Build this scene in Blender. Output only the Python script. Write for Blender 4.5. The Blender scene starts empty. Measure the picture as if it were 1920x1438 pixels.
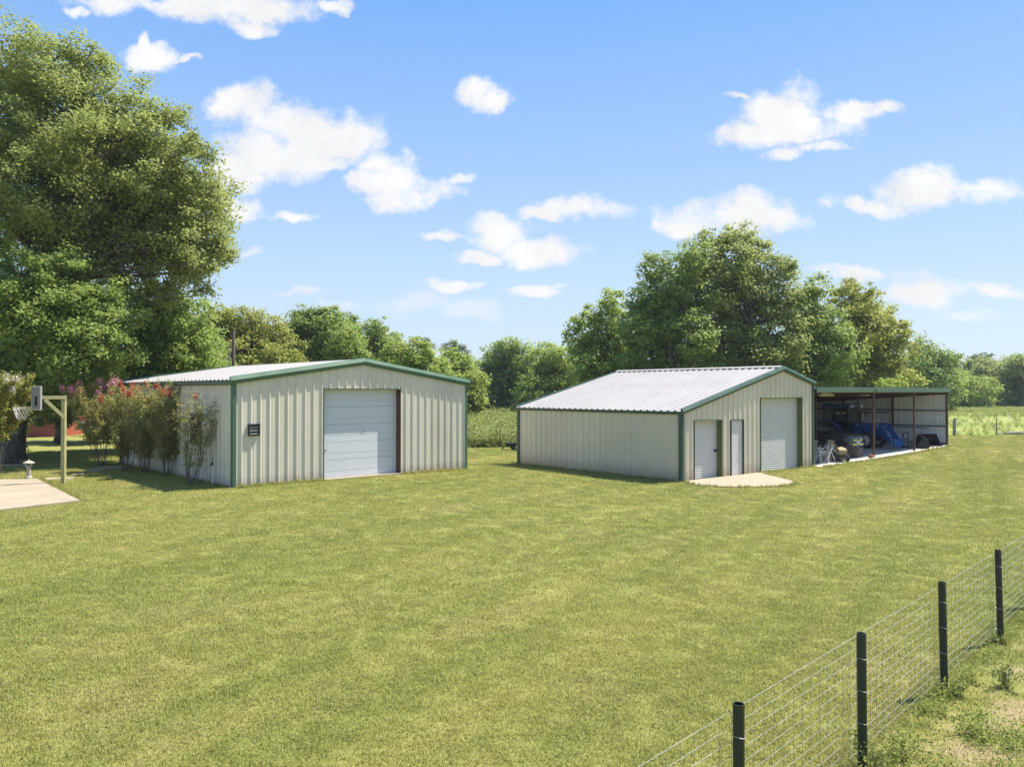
import bpy, math, random
import numpy as np
from mathutils import Vector, Matrix, noise as mnoise

# ------------------------------------------------------------------ camera, sky, sun, exposure
S = bpy.context.scene
COL = S.collection
F, PITCH, CAMH = 1467.1, 0.0105, 2.9016          # focal length in photo pixels, tilt, camera height
HZ = 719 + F * math.tan(PITCH)
cam = bpy.data.cameras.new('camera'); camo = bpy.data.objects.new('camera', cam); COL.objects.link(camo)
camo.location = (0, 0, CAMH); camo.rotation_euler = (math.pi / 2 + PITCH, 0, 0)
cam.sensor_fit = 'HORIZONTAL'; cam.sensor_width = 36; cam.lens = 36 * F / 1920
cam.clip_start = 0.05; cam.clip_end = 6000
S.camera = camo
S.view_settings.view_transform = 'Standard'; S.view_settings.look = 'None'
S.view_settings.gamma = 1; S.view_settings.use_curve_mapping = False
S.view_settings.exposure = 1.1
S.cycles.use_denoising = True
S.cycles.max_bounces = 8; S.cycles.transparent_max_bounces = 8
S.cycles.sample_clamp_indirect = 6

SUN_EL = math.radians(61)
SUN_H = Vector((0.908, 0.417, 0)).normalized()
SUN_DIR = Vector((SUN_H.x * math.cos(SUN_EL), SUN_H.y * math.cos(SUN_EL), math.sin(SUN_EL)))
sl = bpy.data.lights.new('sun', 'SUN'); sl.energy = 4.6; sl.angle = math.radians(0.53); sl.color = (1.0, 0.94, 0.83)
so = bpy.data.objects.new('sun', sl); COL.objects.link(so); so.location = (30, 20, 60)
so.rotation_euler = (-SUN_DIR).to_track_quat('-Z', 'Y').to_euler()

world = bpy.data.worlds.new('World'); S.world = world; world.use_nodes = True
WT = world.node_tree; WT.nodes.clear()
def wn(t, **kw):
    n = WT.nodes.new(t)
    for k, v in kw.items(): setattr(n, k, v)
    return n
def wmath(op, a, b=None, c=None, clamp=False):
    n = wn('ShaderNodeMath', operation=op, use_clamp=clamp)
    for i, v in enumerate((a, b, c)):
        if v is None: continue
        if isinstance(v, (int, float)): n.inputs[i].default_value = v
        else: WT.links.new(v, n.inputs[i])
    return n.outputs[0]
def wvec(op, a, b=None, c=None):
    n = wn('ShaderNodeVectorMath', operation=op)
    for i, v in enumerate((a, b, c)):
        if v is None: continue
        if isinstance(v, (tuple, list)): n.inputs[i].default_value = v
        else: WT.links.new(v, n.inputs[i])
    return n
sky = wn('ShaderNodeTexSky', sky_type='NISHITA', sun_disc=False)
sky.sun_elevation = SUN_EL; sky.sun_rotation = math.atan2(SUN_H.x, SUN_H.y)
sky.altitude = 100; sky.air_density = 1.0; sky.dust_density = 0.9; sky.ozone_density = 2.0
tc = wn('ShaderNodeTexCoord'); D = tc.outputs['Generated']
sep = wn('ShaderNodeSeparateXYZ'); WT.links.new(D, sep.inputs[0])
dx, dy, dz = sep.outputs
iy = wmath('DIVIDE', 1.0, wmath('MAXIMUM', dy, 0.05))
u = wmath('MULTIPLY', dx, iy); v = wmath('MULTIPLY', dz, iy)
cx = wn('ShaderNodeCombineXYZ'); WT.links.new(u, cx.inputs[0]); WT.links.new(v, cx.inputs[1])
UV = cx.outputs[0]                                 # slope coordinates of a direction (east/north, up/north)
def wnoise(vec, scale, detail, rough=0.55):
    n = wn('ShaderNodeTexNoise'); n.inputs['Scale'].default_value = scale
    n.inputs['Detail'].default_value = detail; n.inputs['Roughness'].default_value = rough
    WT.links.new(vec, n.inputs['Vector']); return n
nA = wnoise(UV, 9.0, 9, 0.62)
offs = wvec('MULTIPLY', wvec('SUBTRACT', nA.outputs['Color'], (0.5, 0.5, 0.5)).outputs[0], (0.10, 0.07, 0)).outputs[0]
UVd = wvec('ADD', UV, offs).outputs[0]
STRONG = [(455,200,58,45),(540,228,110,40),(630,248,92,46),(505,292,105,42),(455,318,66,34),(600,300,55,14),
 (735,328,62,42),(790,352,62,30),(690,338,48,24),(740,372,60,20),(870,340,28,11),
 (455,385,58,22),(550,400,46,11),
 (888,172,42,26),(928,184,26,16),
 (330,2,190,18),(450,14,140,30),(470,42,56,16),(620,12,30,13),(285,92,50,20),(268,76,14,18),(350,102,24,7),(140,20,24,10),
 (1478,205,92,50),(1400,250,76,28),(1500,235,110,26),(1600,210,60,20),(1660,202,30,15),(1468,288,36,16),(1548,272,44,13),(1375,170,38,8),
 (1735,345,84,30),(1850,352,80,24),(1622,382,54,17),
 (1085,385,78,24),(1010,397,44,15),
 (1365,402,105,34),(1430,420,80,24),(1280,418,44,16),
 (935,440,62,30),(1010,470,76,26),(820,440,40,9),(895,482,54,13),
 (845,540,54,12),(1000,550,52,14),(1735,550,74,25),(1590,515,58,14),(1875,545,62,14)]
FAINT = [(760,570,74,18),(890,588,52,16),(555,553,40,8),(1050,540,24,7),(1840,590,60,12),(640,575,50,10),(1700,515,40,16),(480,470,18,8)]
def blobs(lst):
    out = None
    for (a, b, rx, ry) in lst:
        uu = (a - 960) / F; vv = (HZ - b) / F; ax = F / (rx * 1.12); ay = F / (ry * 1.15)
        q = wvec('MULTIPLY_ADD', UVd, (ax, ay, 0), (-uu * ax, -vv * ay, 0)).outputs[0]
        d = wvec('DOT_PRODUCT', q, q).outputs['Value']
        out = d if out is None else wmath('MINIMUM', out, d)
    return out
def smooth(x, a, b):
    n = wn('ShaderNodeMapRange', interpolation_type='SMOOTHSTEP'); WT.links.new(x, n.inputs[0])
    n.inputs[1].default_value = a; n.inputs[2].default_value = b
    return n.outputs[0]
nB = wnoise(UV, 14.0, 10, 0.66)
wob = wmath('MULTIPLY', wmath('SUBTRACT', nB.outputs[0], 0.5), 4.2)
dS = wmath('ADD', blobs(STRONG), wob); dF = wmath('ADD', blobs(FAINT), wob)
mS = smooth(dS, 1.38, 0.05); mF = wmath('MULTIPLY', smooth(dF, 1.3, -0.2), 0.5)
front = smooth(dy, 0.45, 0.62)
mfront = wmath('MULTIPLY', wmath('MAXIMUM', mS, mF), front)
# the same broken cumulus over the rest of the sky
izz = wmath('DIVIDE', 1.0, wmath('ADD', wmath('MAXIMUM', dz, 0.0), 0.12))
deck = wn('ShaderNodeCombineXYZ'); WT.links.new(wmath('MULTIPLY', dx, izz), deck.inputs[0]); WT.links.new(wmath('MULTIPLY', dy, izz), deck.inputs[1])
nC = wnoise(deck.outputs[0], 1.6, 7, 0.55)
mrest = wmath('MULTIPLY', smooth(nC.outputs[0], 0.56, 0.66), wmath('SUBTRACT', 1.0, front))
above = smooth(dz, 0.0, 0.06)
mask = wmath('MULTIPLY', wmath('MAXIMUM', mfront, mrest), above)
shade = wn('ShaderNodeMapRange'); WT.links.new(wmath('ADD', nA.outputs[0], wmath('MULTIPLY', smooth(dS, 0.9, 0.0), 0.0)), shade.inputs[0])
shade.inputs[1].default_value = 0.3; shade.inputs[2].default_value = 0.62; shade.inputs[3].default_value = 0.84; shade.inputs[4].default_value = 1.02
cl = wvec('SCALE', (0.97, 0.965, 0.97)); cl.inputs['Scale'].default_value = 1; WT.links.new(shade.outputs[0], cl.inputs['Scale'])
SKYS = 0.13
clb = wvec('SCALE', cl.outputs[0]); clb.inputs['Scale'].default_value = 0.485 / SKYS
EXPO = 2 ** S.view_settings.exposure
grad = wn('ShaderNodeValToRGB'); WT.links.new(dz, grad.inputs[0])
cr = grad.color_ramp
while len(cr.elements) < 5: cr.elements.new(0.5)
for e, (p_, c_) in zip(cr.elements, ((0.0, (0.68, 0.80, 0.93)), (0.12, (0.56, 0.73, 0.95)), (0.27, (0.37, 0.59, 0.96)), (0.45, (0.19, 0.445, 0.95)), (1.0, (0.08, 0.27, 0.74)))):
    e.position = p_; e.color = (*c_, 1)
gs = wvec('SCALE', grad.outputs[0]); gs.inputs['Scale'].default_value = 1 / EXPO / SKYS
tint = wn('ShaderNodeMix', data_type='RGBA'); tint.inputs[0].default_value = 0.9
WT.links.new(sky.outputs[0], tint.inputs[6]); WT.links.new(gs.outputs[0], tint.inputs[7])
mixc = wn('ShaderNodeMix', data_type='RGBA')
WT.links.new(mask, mixc.inputs[0]); WT.links.new(tint.outputs[2], mixc.inputs[6]); WT.links.new(clb.outputs[0], mixc.inputs[7])
bg = wn('ShaderNodeBackground'); bg.inputs[1].default_value = SKYS
WT.links.new(mixc.outputs[2], bg.inputs[0])
wo = wn('ShaderNodeOutputWorld'); WT.links.new(bg.outputs[0], wo.inputs[0])

rng = np.random.default_rng(7)
random.seed(7)

# ------------------------------------------------------------------ mesh helpers
class MB:
    def __init__(s): s.v = []; s.f = []; s.smooth = False
    def add(s, vs, fs):
        o = len(s.v); s.v.extend([tuple(p) for p in vs]); s.f.extend([tuple(i + o for i in f) for f in fs]); return s
    def box(s, c, d, rz=0, rx=0, ry=0):
        R = Matrix.Rotation(rz, 3, 'Z') @ Matrix.Rotation(ry, 3, 'Y') @ Matrix.Rotation(rx, 3, 'X')
        h = [x / 2 for x in d]
        vs = [Vector(c) + R @ Vector((sx * h[0], sy * h[1], sz * h[2])) for sx in (-1, 1) for sy in (-1, 1) for sz in (-1, 1)]
        return s.add(vs, [(0, 1, 3, 2), (4, 6, 7, 5), (0, 4, 5, 1), (2, 3, 7, 6), (0, 2, 6, 4), (1, 5, 7, 3)])
    def bar(s, p, q, w, h, up=(0, 0, 1)):
        p = Vector(p); q = Vector(q); d = (q - p).normalized()
        a = d.cross(Vector(up)); a = a.normalized() if a.length > 1e-4 else Vector((1, 0, 0)); b = a.cross(d)
        vs = [e + a * (sa * w / 2) + b * (sb * h / 2) for e in (p, q) for sa, sb in ((-1, -1), (1, -1), (1, 1), (-1, 1))]
        return s.add(vs, [(0, 1, 2, 3), (7, 6, 5, 4), (0, 4, 5, 1), (1, 5, 6, 2), (2, 6, 7, 3), (3, 7, 4, 0)])
    def tube(s, pts, r, n=6, cap=True):
        pts = [Vector(p) for p in pts]; m = len(pts)
        rs = r if isinstance(r, (list, tuple)) else [r] * m
        vs = []; ref = Vector((0.31, 0.23, 0.92))
        for i in range(m):
            d = (pts[min(i + 1, m - 1)] - pts[max(i - 1, 0)])
            d = d.normalized() if d.length > 1e-9 else Vector((0, 0, 1))
            a = d.cross(ref)
            if a.length < 0.15: a = d.cross(Vector((1, 0.1, 0)))
            a.normalize(); b = d.cross(a)
            for k in range(n):
                t = 2 * math.pi * k / n; vs.append(pts[i] + (a * math.cos(t) + b * math.sin(t)) * rs[i])
        fs = [(i * n + k, i * n + (k + 1) % n, (i + 1) * n + (k + 1) % n, (i + 1) * n + k) for i in range(m - 1) for k in range(n)]
        if cap: fs += [tuple(range(n))[::-1], tuple((m - 1) * n + k for k in range(n))]
        return s.add(vs, fs)
    def lathe(s, prof, c=(0, 0, 0), n=16, axis='Z', rz=0, cap=True):
        vs = []
        for (r, h) in prof:
            for k in range(n):
                t = 2 * math.pi * k / n; p = Vector((r * math.cos(t), r * math.sin(t), h))
                if axis == 'X': p = Vector((p.z, p.x, p.y))
                elif axis == 'Y': p = Vector((p.x, p.z, p.y))
                vs.append(Vector(c) + Matrix.Rotation(rz, 3, 'Z') @ p)
        m = len(prof)
        fs = [(i * n + k, i * n + (k + 1) % n, (i + 1) * n + (k + 1) % n, (i + 1) * n + k) for i in range(m - 1) for k in range(n)]
        if cap and prof[0][0] > 1e-4: fs.append(tuple(range(n))[::-1])
        if cap and prof[-1][0] > 1e-4: fs.append(tuple((m - 1) * n + k for k in range(n)))
        return s.add(vs, fs)
    def prism(s, poly, fn, a, b):
        """poly: 2D outline, fn(u, v, w) -> point, extruded from w = a to w = b"""
        n = len(poly); vs = [fn(p[0], p[1], a) for p in poly] + [fn(p[0], p[1], b) for p in poly]
        fs = [tuple(range(n))[::-1], tuple(range(n, 2 * n))] + [(i, (i + 1) % n, n + (i + 1) % n, n + i) for i in range(n)]
        return s.add(vs, fs)
    def build(s, name, mat, parent=None, smooth=False, bevel=0):
        me = bpy.data.meshes.new(name); me.from_pydata([tuple(p) for p in s.v], [], s.f); me.update()
        if mat: me.materials.append(mat)
        if smooth: me.polygons.foreach_set('use_smooth', [True] * len(me.polygons))
        o = bpy.data.objects.new(name, me); COL.objects.link(o)
        if parent: o.parent = parent
        if bevel:
            m = o.modifiers.new('bevel', 'BEVEL'); m.width = bevel; m.segments = 2; m.limit_method = 'ANGLE'
        return o

def raw_mesh(name, V, Fc, mat, parent=None, link=True, smooth=False):
    """fast builder: V (n,3), Fc (m,k) arrays with equal-sided faces"""
    me = bpy.data.meshes.new(name); V = np.asarray(V, np.float32); Fc = np.asarray(Fc, np.int32)
    k = Fc.shape[1]
    me.vertices.add(len(V)); me.vertices.foreach_set('co', V.ravel())
    me.loops.add(Fc.size); me.loops.foreach_set('vertex_index', Fc.ravel())
    me.polygons.add(len(Fc)); me.polygons.foreach_set('loop_start', np.arange(0, Fc.size, k, dtype=np.int32))
    me.polygons.foreach_set('loop_total', np.full(len(Fc), k, np.int32))
    if smooth: me.polygons.foreach_set('use_smooth', np.ones(len(Fc), bool))
    me.update(calc_edges=True); me.validate()
    if mat: me.materials.append(mat)
    o = bpy.data.objects.new(name, me)
    if link: COL.objects.link(o)
    if parent: o.parent = parent
    return o

def tag(o, label=None, cat=None, group=None, kind=None):
    if label: o['label'] = label
    if cat: o['category'] = cat
    if group: o['group'] = group
    if kind: o['kind'] = kind
    return o
def thing(name, label, cat, loc=(0, 0, 0), rz=0, group=None):
    o = bpy.data.objects.new(name, None); COL.objects.link(o); o.empty_display_size = 0.2
    o.location = loc; o.rotation_euler = (0, 0, rz)
    return tag(o, label, cat, group)
def copy_tree(o, parent=None):
    c = o.copy(); COL.objects.link(c)
    if parent: c.parent = parent
    for ch in [x for x in bpy.data.objects if x.parent == o]: copy_tree(ch, c)
    return c

# ------------------------------------------------------------------ terrain
GPTS = np.array([(-8.43,23.7,0),(-1.77,29.95,0),(-15.75,31.5,0),(-9,37.7,0),(5.75,26.5,-.16),(12.2,31.8,-.16),(.2,33.2,-.24),(6.7,38.5,-.2),
 (9,29,-.16),(3,30,-.2),(14.5,33.8,-.11),(16.0,35.0,-.08),(19.0,37.0,.02),(22.3,40,.2),(25,39,.2),(16.7,46.7,.2),(30,42,.2),(1.4,4.9,-.2),(2.8,6.4,-.2),(4.4,8.1,-.2),(6,9.7,-.2),(8,12,-.2),(7,7,-.22),
 (0,5,-.14),(-6,8,0),(-4,16,0),(4,18,-.12),(12,20,-.15),(-14,24.7,0),(-12,20,0),(-16,30.8,0),(-22,33,0),(0,60,-.05),(20,60,.2),(40,60,.22),(60,90,.3),
 (0,110,.1),(-40,60,0),(-60,100,0),(-3,42,-.1),(-20,15,0),(15,10,-.25),(27,47.6,.2)], float)
def gz(x, y):
    x = np.asarray(x, float); y = np.asarray(y, float)
    d2 = (x[..., None] - GPTS[:, 0]) ** 2 + (y[..., None] - GPTS[:, 1]) ** 2
    w = np.exp(-d2 / (2 * 2.6 ** 2)) + 0.02 * np.exp(-d2 / (2 * 9.0 ** 2)) + 1e-4 / (1 + d2 / 400) ** 2
    return (w * GPTS[:, 2]).sum(-1) / w.sum(-1)
def g1(x, y): return float(gz(np.array([x]), np.array([y]))[0])
def G(px, py, z=0.0):
    """point on the level z seen at a pixel of the photograph"""
    Y = (CAMH - z) * F / (py - HZ); return Vector(((px - 960) / F * Y, Y, z))
def XY(px, Y): return ((px - 960) / F * Y, Y)
def ZZ(py, Y): return CAMH + (HZ - py) / F * Y

# ------------------------------------------------------------------ materials
def newmat(name):
    m = bpy.data.materials.new(name); m.use_nodes = True; m.node_tree.nodes.clear(); return m
class NT:
    def __init__(s, m): s.t = m.node_tree
    def n(s, t, **kw):
        x = s.t.nodes.new(t)
        for k, v in kw.items(): setattr(x, k, v)
        return x
    def l(s, a, b): s.t.links.new(a, b)
    def math(s, op, a, b=None, clamp=False):
        x = s.n('ShaderNodeMath', operation=op, use_clamp=clamp)
        for i, v in enumerate((a, b)):
            if v is None: continue
            if isinstance(v, (int, float)): x.inputs[i].default_value = v
            else: s.l(v, x.inputs[i])
        return x.outputs[0]
    def mix(s, f, a, b, blend='MIX'):
        x = s.n('ShaderNodeMix', data_type='RGBA', blend_type=blend)
        for i, v in ((0, f), (6, a), (7, b)):
            if isinstance(v, (int, float)): x.inputs[i].default_value = v
            elif isinstance(v, (tuple, list)): x.inputs[i].default_value = (*v, 1)
            else: s.l(v, x.inputs[i])
        return x.outputs[2]
    def noise(s, vec, scale, detail=3, rough=0.5):
        x = s.n('ShaderNodeTexNoise'); x.inputs['Scale'].default_value = scale; x.inputs['Detail'].default_value = detail; x.inputs['Roughness'].default_value = rough
        if vec is not None: s.l(vec, x.inputs['Vector'])
        return x.outputs[0]
    def ramp(s, x, a, b, c=0.0, d=1.0):
        r = s.n('ShaderNodeMapRange'); s.l(x, r.inputs[0])
        for i, v in enumerate((a, b, c, d)): r.inputs[i + 1].default_value = v
        return r.outputs[0]
    def mapping(s, vec, scale=(1, 1, 1), rot=0):
        x = s.n('ShaderNodeMapping'); s.l(vec, x.inputs[0]); x.inputs['Scale'].default_value = scale; x.inputs['Rotation'].default_value = (0, 0, rot); return x.outputs[0]
    def out(s, sh):
        o = s.n('ShaderNodeOutputMaterial'); s.l(sh, o.inputs[0])
    def bsdf(s, col, rough=0.6, metal=0.0, spec=0.5, bump=None, bstr=0.3, bdist=0.01):
        b = s.n('ShaderNodeBsdfPrincipled')
        if isinstance(col, (tuple, list)): b.inputs['Base Color'].default_value = (*col, 1)
        else: s.l(col, b.inputs['Base Color'])
        if isinstance(rough, (int, float)): b.inputs['Roughness'].default_value = rough
        else: s.l(rough, b.inputs['Roughness'])
        b.inputs['Metallic'].default_value = metal; b.inputs['Specular IOR Level'].default_value = spec
        if bump is not None:
            bp = s.n('ShaderNodeBump'); bp.inputs['Strength'].default_value = bstr; bp.inputs['Distance'].default_value = bdist
            s.l(bump, bp.inputs['Height']); s.l(bp.outputs[0], b.inputs['Normal'])
        return b.outputs[0]
    def pos(s): return s.n('ShaderNodeNewGeometry').outputs['Position']
    def obj(s): return s.n('ShaderNodeTexCoord').outputs['Object']

def paint(name, col, rough=0.5, var=0.12, metal=0.0, scale=1.5, dirt=None, dirt_amt=0.25, spec=0.4, bump=0.0, streak=True):
    """painted or plain surface with blotches, rain streaks and fine grain"""
    m = newmat(name); t = NT(m); P = t.pos()
    n1 = t.noise(P, scale, 4, 0.6)
    n2 = t.noise(t.mapping(P, (6, 6, 0.5)), 2.0, 3) if streak else t.noise(P, scale * 7, 3)
    k = t.ramp(t.math('ADD', t.math('MULTIPLY', n1, 0.6), t.math('MULTIPLY', n2, 0.4)), 0.3, 0.7, 1 - var, 1 + var * 0.6)
    c = t.mix(1.0, col, k, 'MULTIPLY')
    kk = t.n('ShaderNodeCombineColor'); [t.l(k, kk.inputs[i]) for i in range(3)]
    c = t.mix(1.0, col, kk.outputs[0], 'MULTIPLY')
    if dirt:
        g = t.ramp(t.noise(P, scale * 2.3, 5, 0.7), 0.5, 0.75, 0.0, dirt_amt)
        c = t.mix(g, c, dirt)
    r = t.ramp(n1, 0.3, 0.7, max(rough - 0.08, 0.05), min(rough + 0.1, 1))
    t.out(t.bsdf(c, r, metal, spec, t.noise(P, scale * 30, 2) if bump else None, bump, 0.004)); return m

def splash_wall(name, col, soil=(0.30, 0.22, 0.13)):
    """painted steel sheet with soil splashed up by rain along the foot of the wall"""
    m = newmat(name); t = NT(m); P = t.pos()
    sp = t.n('ShaderNodeSeparateXYZ'); t.l(P, sp.inputs[0])
    n1 = t.noise(P, 1.2, 4, 0.6); n2 = t.noise(t.mapping(P, (5, 5, 0.35)), 2.0, 4, 0.6)
    k = t.ramp(t.math('ADD', t.math('MULTIPLY', n1, 0.5), t.math('MULTIPLY', n2, 0.5)), 0.3, 0.7, 0.90, 1.06)
    kk = t.n('ShaderNodeCombineColor'); [t.l(k, kk.inputs[i]) for i in range(3)]
    c = t.mix(1.0, col, kk.outputs[0], 'MULTIPLY')
    h = t.math('SUBTRACT', t.ramp(sp.outputs[2], -0.15, 0.50, 1.0, 0.0), t.math('MULTIPLY', t.noise(P, 6, 4, 0.6), 0.55))
    ob = t.n('ShaderNodeObjectInfo'); tone = t.ramp(ob.outputs['Random'], 0, 1, 0.94, 1.05)
    tn = t.n('ShaderNodeCombineColor'); [t.l(tone, tn.inputs[i]) for i in range(3)]
    c = t.mix(1.0, c, tn.outputs[0], 'MULTIPLY')
    c = t.mix(t.math('MAXIMUM', t.math('MULTIPLY', h, 1.0), 0.0), c, soil)
    t.out(t.bsdf(c, 0.42, 0, 0.45)); return m

MAT = {}
MAT['cream'] = splash_wall('cream_steel', (0.62, 0.575, 0.475))
MAT['beige'] = splash_wall('beige_steel', (0.61, 0.56, 0.435))
MAT['green'] = paint('green_trim_paint', (0.062, 0.135, 0.083), 0.4, 0.15)
MAT['dgreen'] = paint('dark_green_trim_paint', (0.042, 0.088, 0.062), 0.4, 0.15)
MAT['olive'] = paint('olive_jamb_paint', (0.12, 0.155, 0.055), 0.45, 0.15)
MAT['white'] = paint('white_door_paint', (0.60, 0.62, 0.66), 0.4, 0.05)
MAT['curtain'] = paint('white_curtain_paint', (0.61, 0.60, 0.57), 0.38, 0.06)
MAT['roofw'] = paint('white_roof_steel', (0.385, 0.362, 0.35), 0.5, 0.07, scale=0.6, streak=False)
MAT['roofg'] = paint('pale_grey_roof_steel', (0.39, 0.373, 0.366), 0.6, 0.12, spec=0.12, scale=0.6, streak=False)
MAT['galv'] = paint('bare_galvanised_steel', (0.74, 0.75, 0.75), 0.5, 0.15, metal=0.0)
MAT['rust'] = paint('red_oxide_steel', (0.11, 0.052, 0.038), 0.6, 0.25, dirt=(0.06, 0.03, 0.02))
MAT['purlin'] = paint('red_oxide_purlin', (0.12, 0.06, 0.045), 0.65, 0.2)
MAT['black'] = paint('black_plastic', (0.02, 0.022, 0.024), 0.5, 0.2)
MAT['dark'] = paint('dark_void', (0.015, 0.016, 0.016), 0.8, 0.1)
MAT['postg'] = paint('dark_green_pipe_paint', (0.022, 0.032, 0.022), 0.45, 0.3, dirt=(0.05, 0.045, 0.03))
MAT['wire'] = paint('galvanised_wire', (0.34, 0.35, 0.33), 0.45, 0.15, metal=0.3)
MAT['conc'] = paint('pale_concrete', (0.35, 0.29, 0.21), 0.85, 0.16, scale=0.9, dirt=(0.24, 0.19, 0.13), dirt_amt=0.5, bump=0.3, streak=False)
MAT['concg'] = paint('grey_concrete', (0.50, 0.47, 0.43), 0.85, 0.16, scale=0.9, dirt=(0.22, 0.2, 0.17), dirt_amt=0.5, bump=0.3, streak=False)
MAT['stone'] = paint('weathered_stone', (0.42, 0.38, 0.33), 0.9, 0.25, scale=6, dirt=(0.2, 0.17, 0.13), dirt_amt=0.5, bump=0.4)
MAT['lumber'] = paint('treated_lumber', (0.36, 0.35, 0.17), 0.75, 0.22, scale=3, dirt=(0.28, 0.19, 0.09), dirt_amt=0.4, bump=0.2)
MAT['greywood'] = paint('grey_wood', (0.25, 0.245, 0.22), 0.85, 0.3, scale=4, bump=0.3)
MAT['net'] = paint('white_net_cord', (0.55, 0.52, 0.50), 0.8, 0.1)
MAT['rim'] = paint('pale_rim_paint', (0.48, 0.43, 0.41), 0.5, 0.1)
MAT['redwood'] = paint('red_siding_paint', (0.34, 0.085, 0.05), 0.65, 0.15)
MAT['shingle'] = paint('brown_shingles', (0.12, 0.09, 0.075), 0.9, 0.3, scale=5)
MAT['glassd'] = paint('dark_glass', (0.02, 0.024, 0.026), 0.08, 0.2, spec=0.8)
MAT['glassc'] = paint('green_tinted_glass', (0.07, 0.085, 0.075), 0.06, 0.1, spec=0.9)
MAT['bronze'] = paint('dark_bronze_frame', (0.05, 0.052, 0.04), 0.45, 0.2)
MAT['bluep'] = paint('blue_tractor_paint', (0.018, 0.085, 0.31), 0.3, 0.15, dirt=(0.10, 0.09, 0.07))
MAT['carp'] = paint('black_car_paint', (0.055, 0.053, 0.050), 0.2, 0.2, spec=0.7)
MAT['rubber'] = paint('black_rubber', (0.025, 0.024, 0.022), 0.85, 0.2)
MAT['rimg'] = paint('pale_grey_wheel', (0.62, 0.62, 0.60), 0.45, 0.15)
MAT['chrome'] = paint('chrome_metal', (0.75, 0.76, 0.78), 0.12, 0.05, metal=1.0)
MAT['lens'] = paint('clear_lens', (0.85, 0.87, 0.90), 0.08, 0.05, spec=0.8)
MAT['tube'] = paint('pale_yellow_fixture', (0.60, 0.60, 0.42), 0.5, 0.1)
MAT['bin'] = paint('grey_green_plastic', (0.10, 0.115, 0.095), 0.55, 0.2)
MAT['tan'] = paint('tan_plastic', (0.34, 0.26, 0.13), 0.5, 0.2)
MAT['tarp'] = paint('weathered_brown_sheet', (0.13, 0.11, 0.10), 0.8, 0.35, scale=3, dirt=(0.18, 0.09, 0.05), dirt_amt=0.6)
MAT['metalg'] = paint('grey_tube_steel', (0.25, 0.25, 0.25), 0.4, 0.2, metal=0.4)
MAT['redp'] = paint('red_farm_paint', (0.40, 0.05, 0.035), 0.45, 0.2, dirt=(0.15, 0.06, 0.04))
MAT['orange'] = paint('orange_plastic', (0.30, 0.11, 0.05), 0.5, 0.15)
MAT['whitep'] = paint('white_paint', (0.75, 0.76, 0.76), 0.4, 0.1)
MAT['creo'] = paint('creosote_wood', (0.16, 0.12, 0.09), 0.9, 0.3, scale=4, bump=0.3)
MAT['doorw'] = paint('off_white_door_paint', (0.58, 0.57, 0.56), 0.4, 0.05)
MAT['guard'] = paint('pale_guy_guard', (0.55, 0.50, 0.46), 0.6, 0.1)

def bark(name, col, col2):
    m = newmat(name); t = NT(m); P = t.pos()
    n = t.noise(t.mapping(P, (9, 9, 1.8)), 1.6, 5, 0.65)
    t.out(t.bsdf(t.mix(t.ramp(n, 0.35, 0.65), col, col2), 0.95, 0, 0.2, n, 0.9, 0.03)); return m
MAT['bark'] = bark('grey_bark', (0.05, 0.042, 0.034), (0.17, 0.145, 0.115))
MAT['barkp'] = bark('pale_bark', (0.16, 0.13, 0.10), (0.32, 0.27, 0.21))
MAT['stem'] = bark('shrub_stem', (0.09, 0.075, 0.055), (0.24, 0.20, 0.15))

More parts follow.
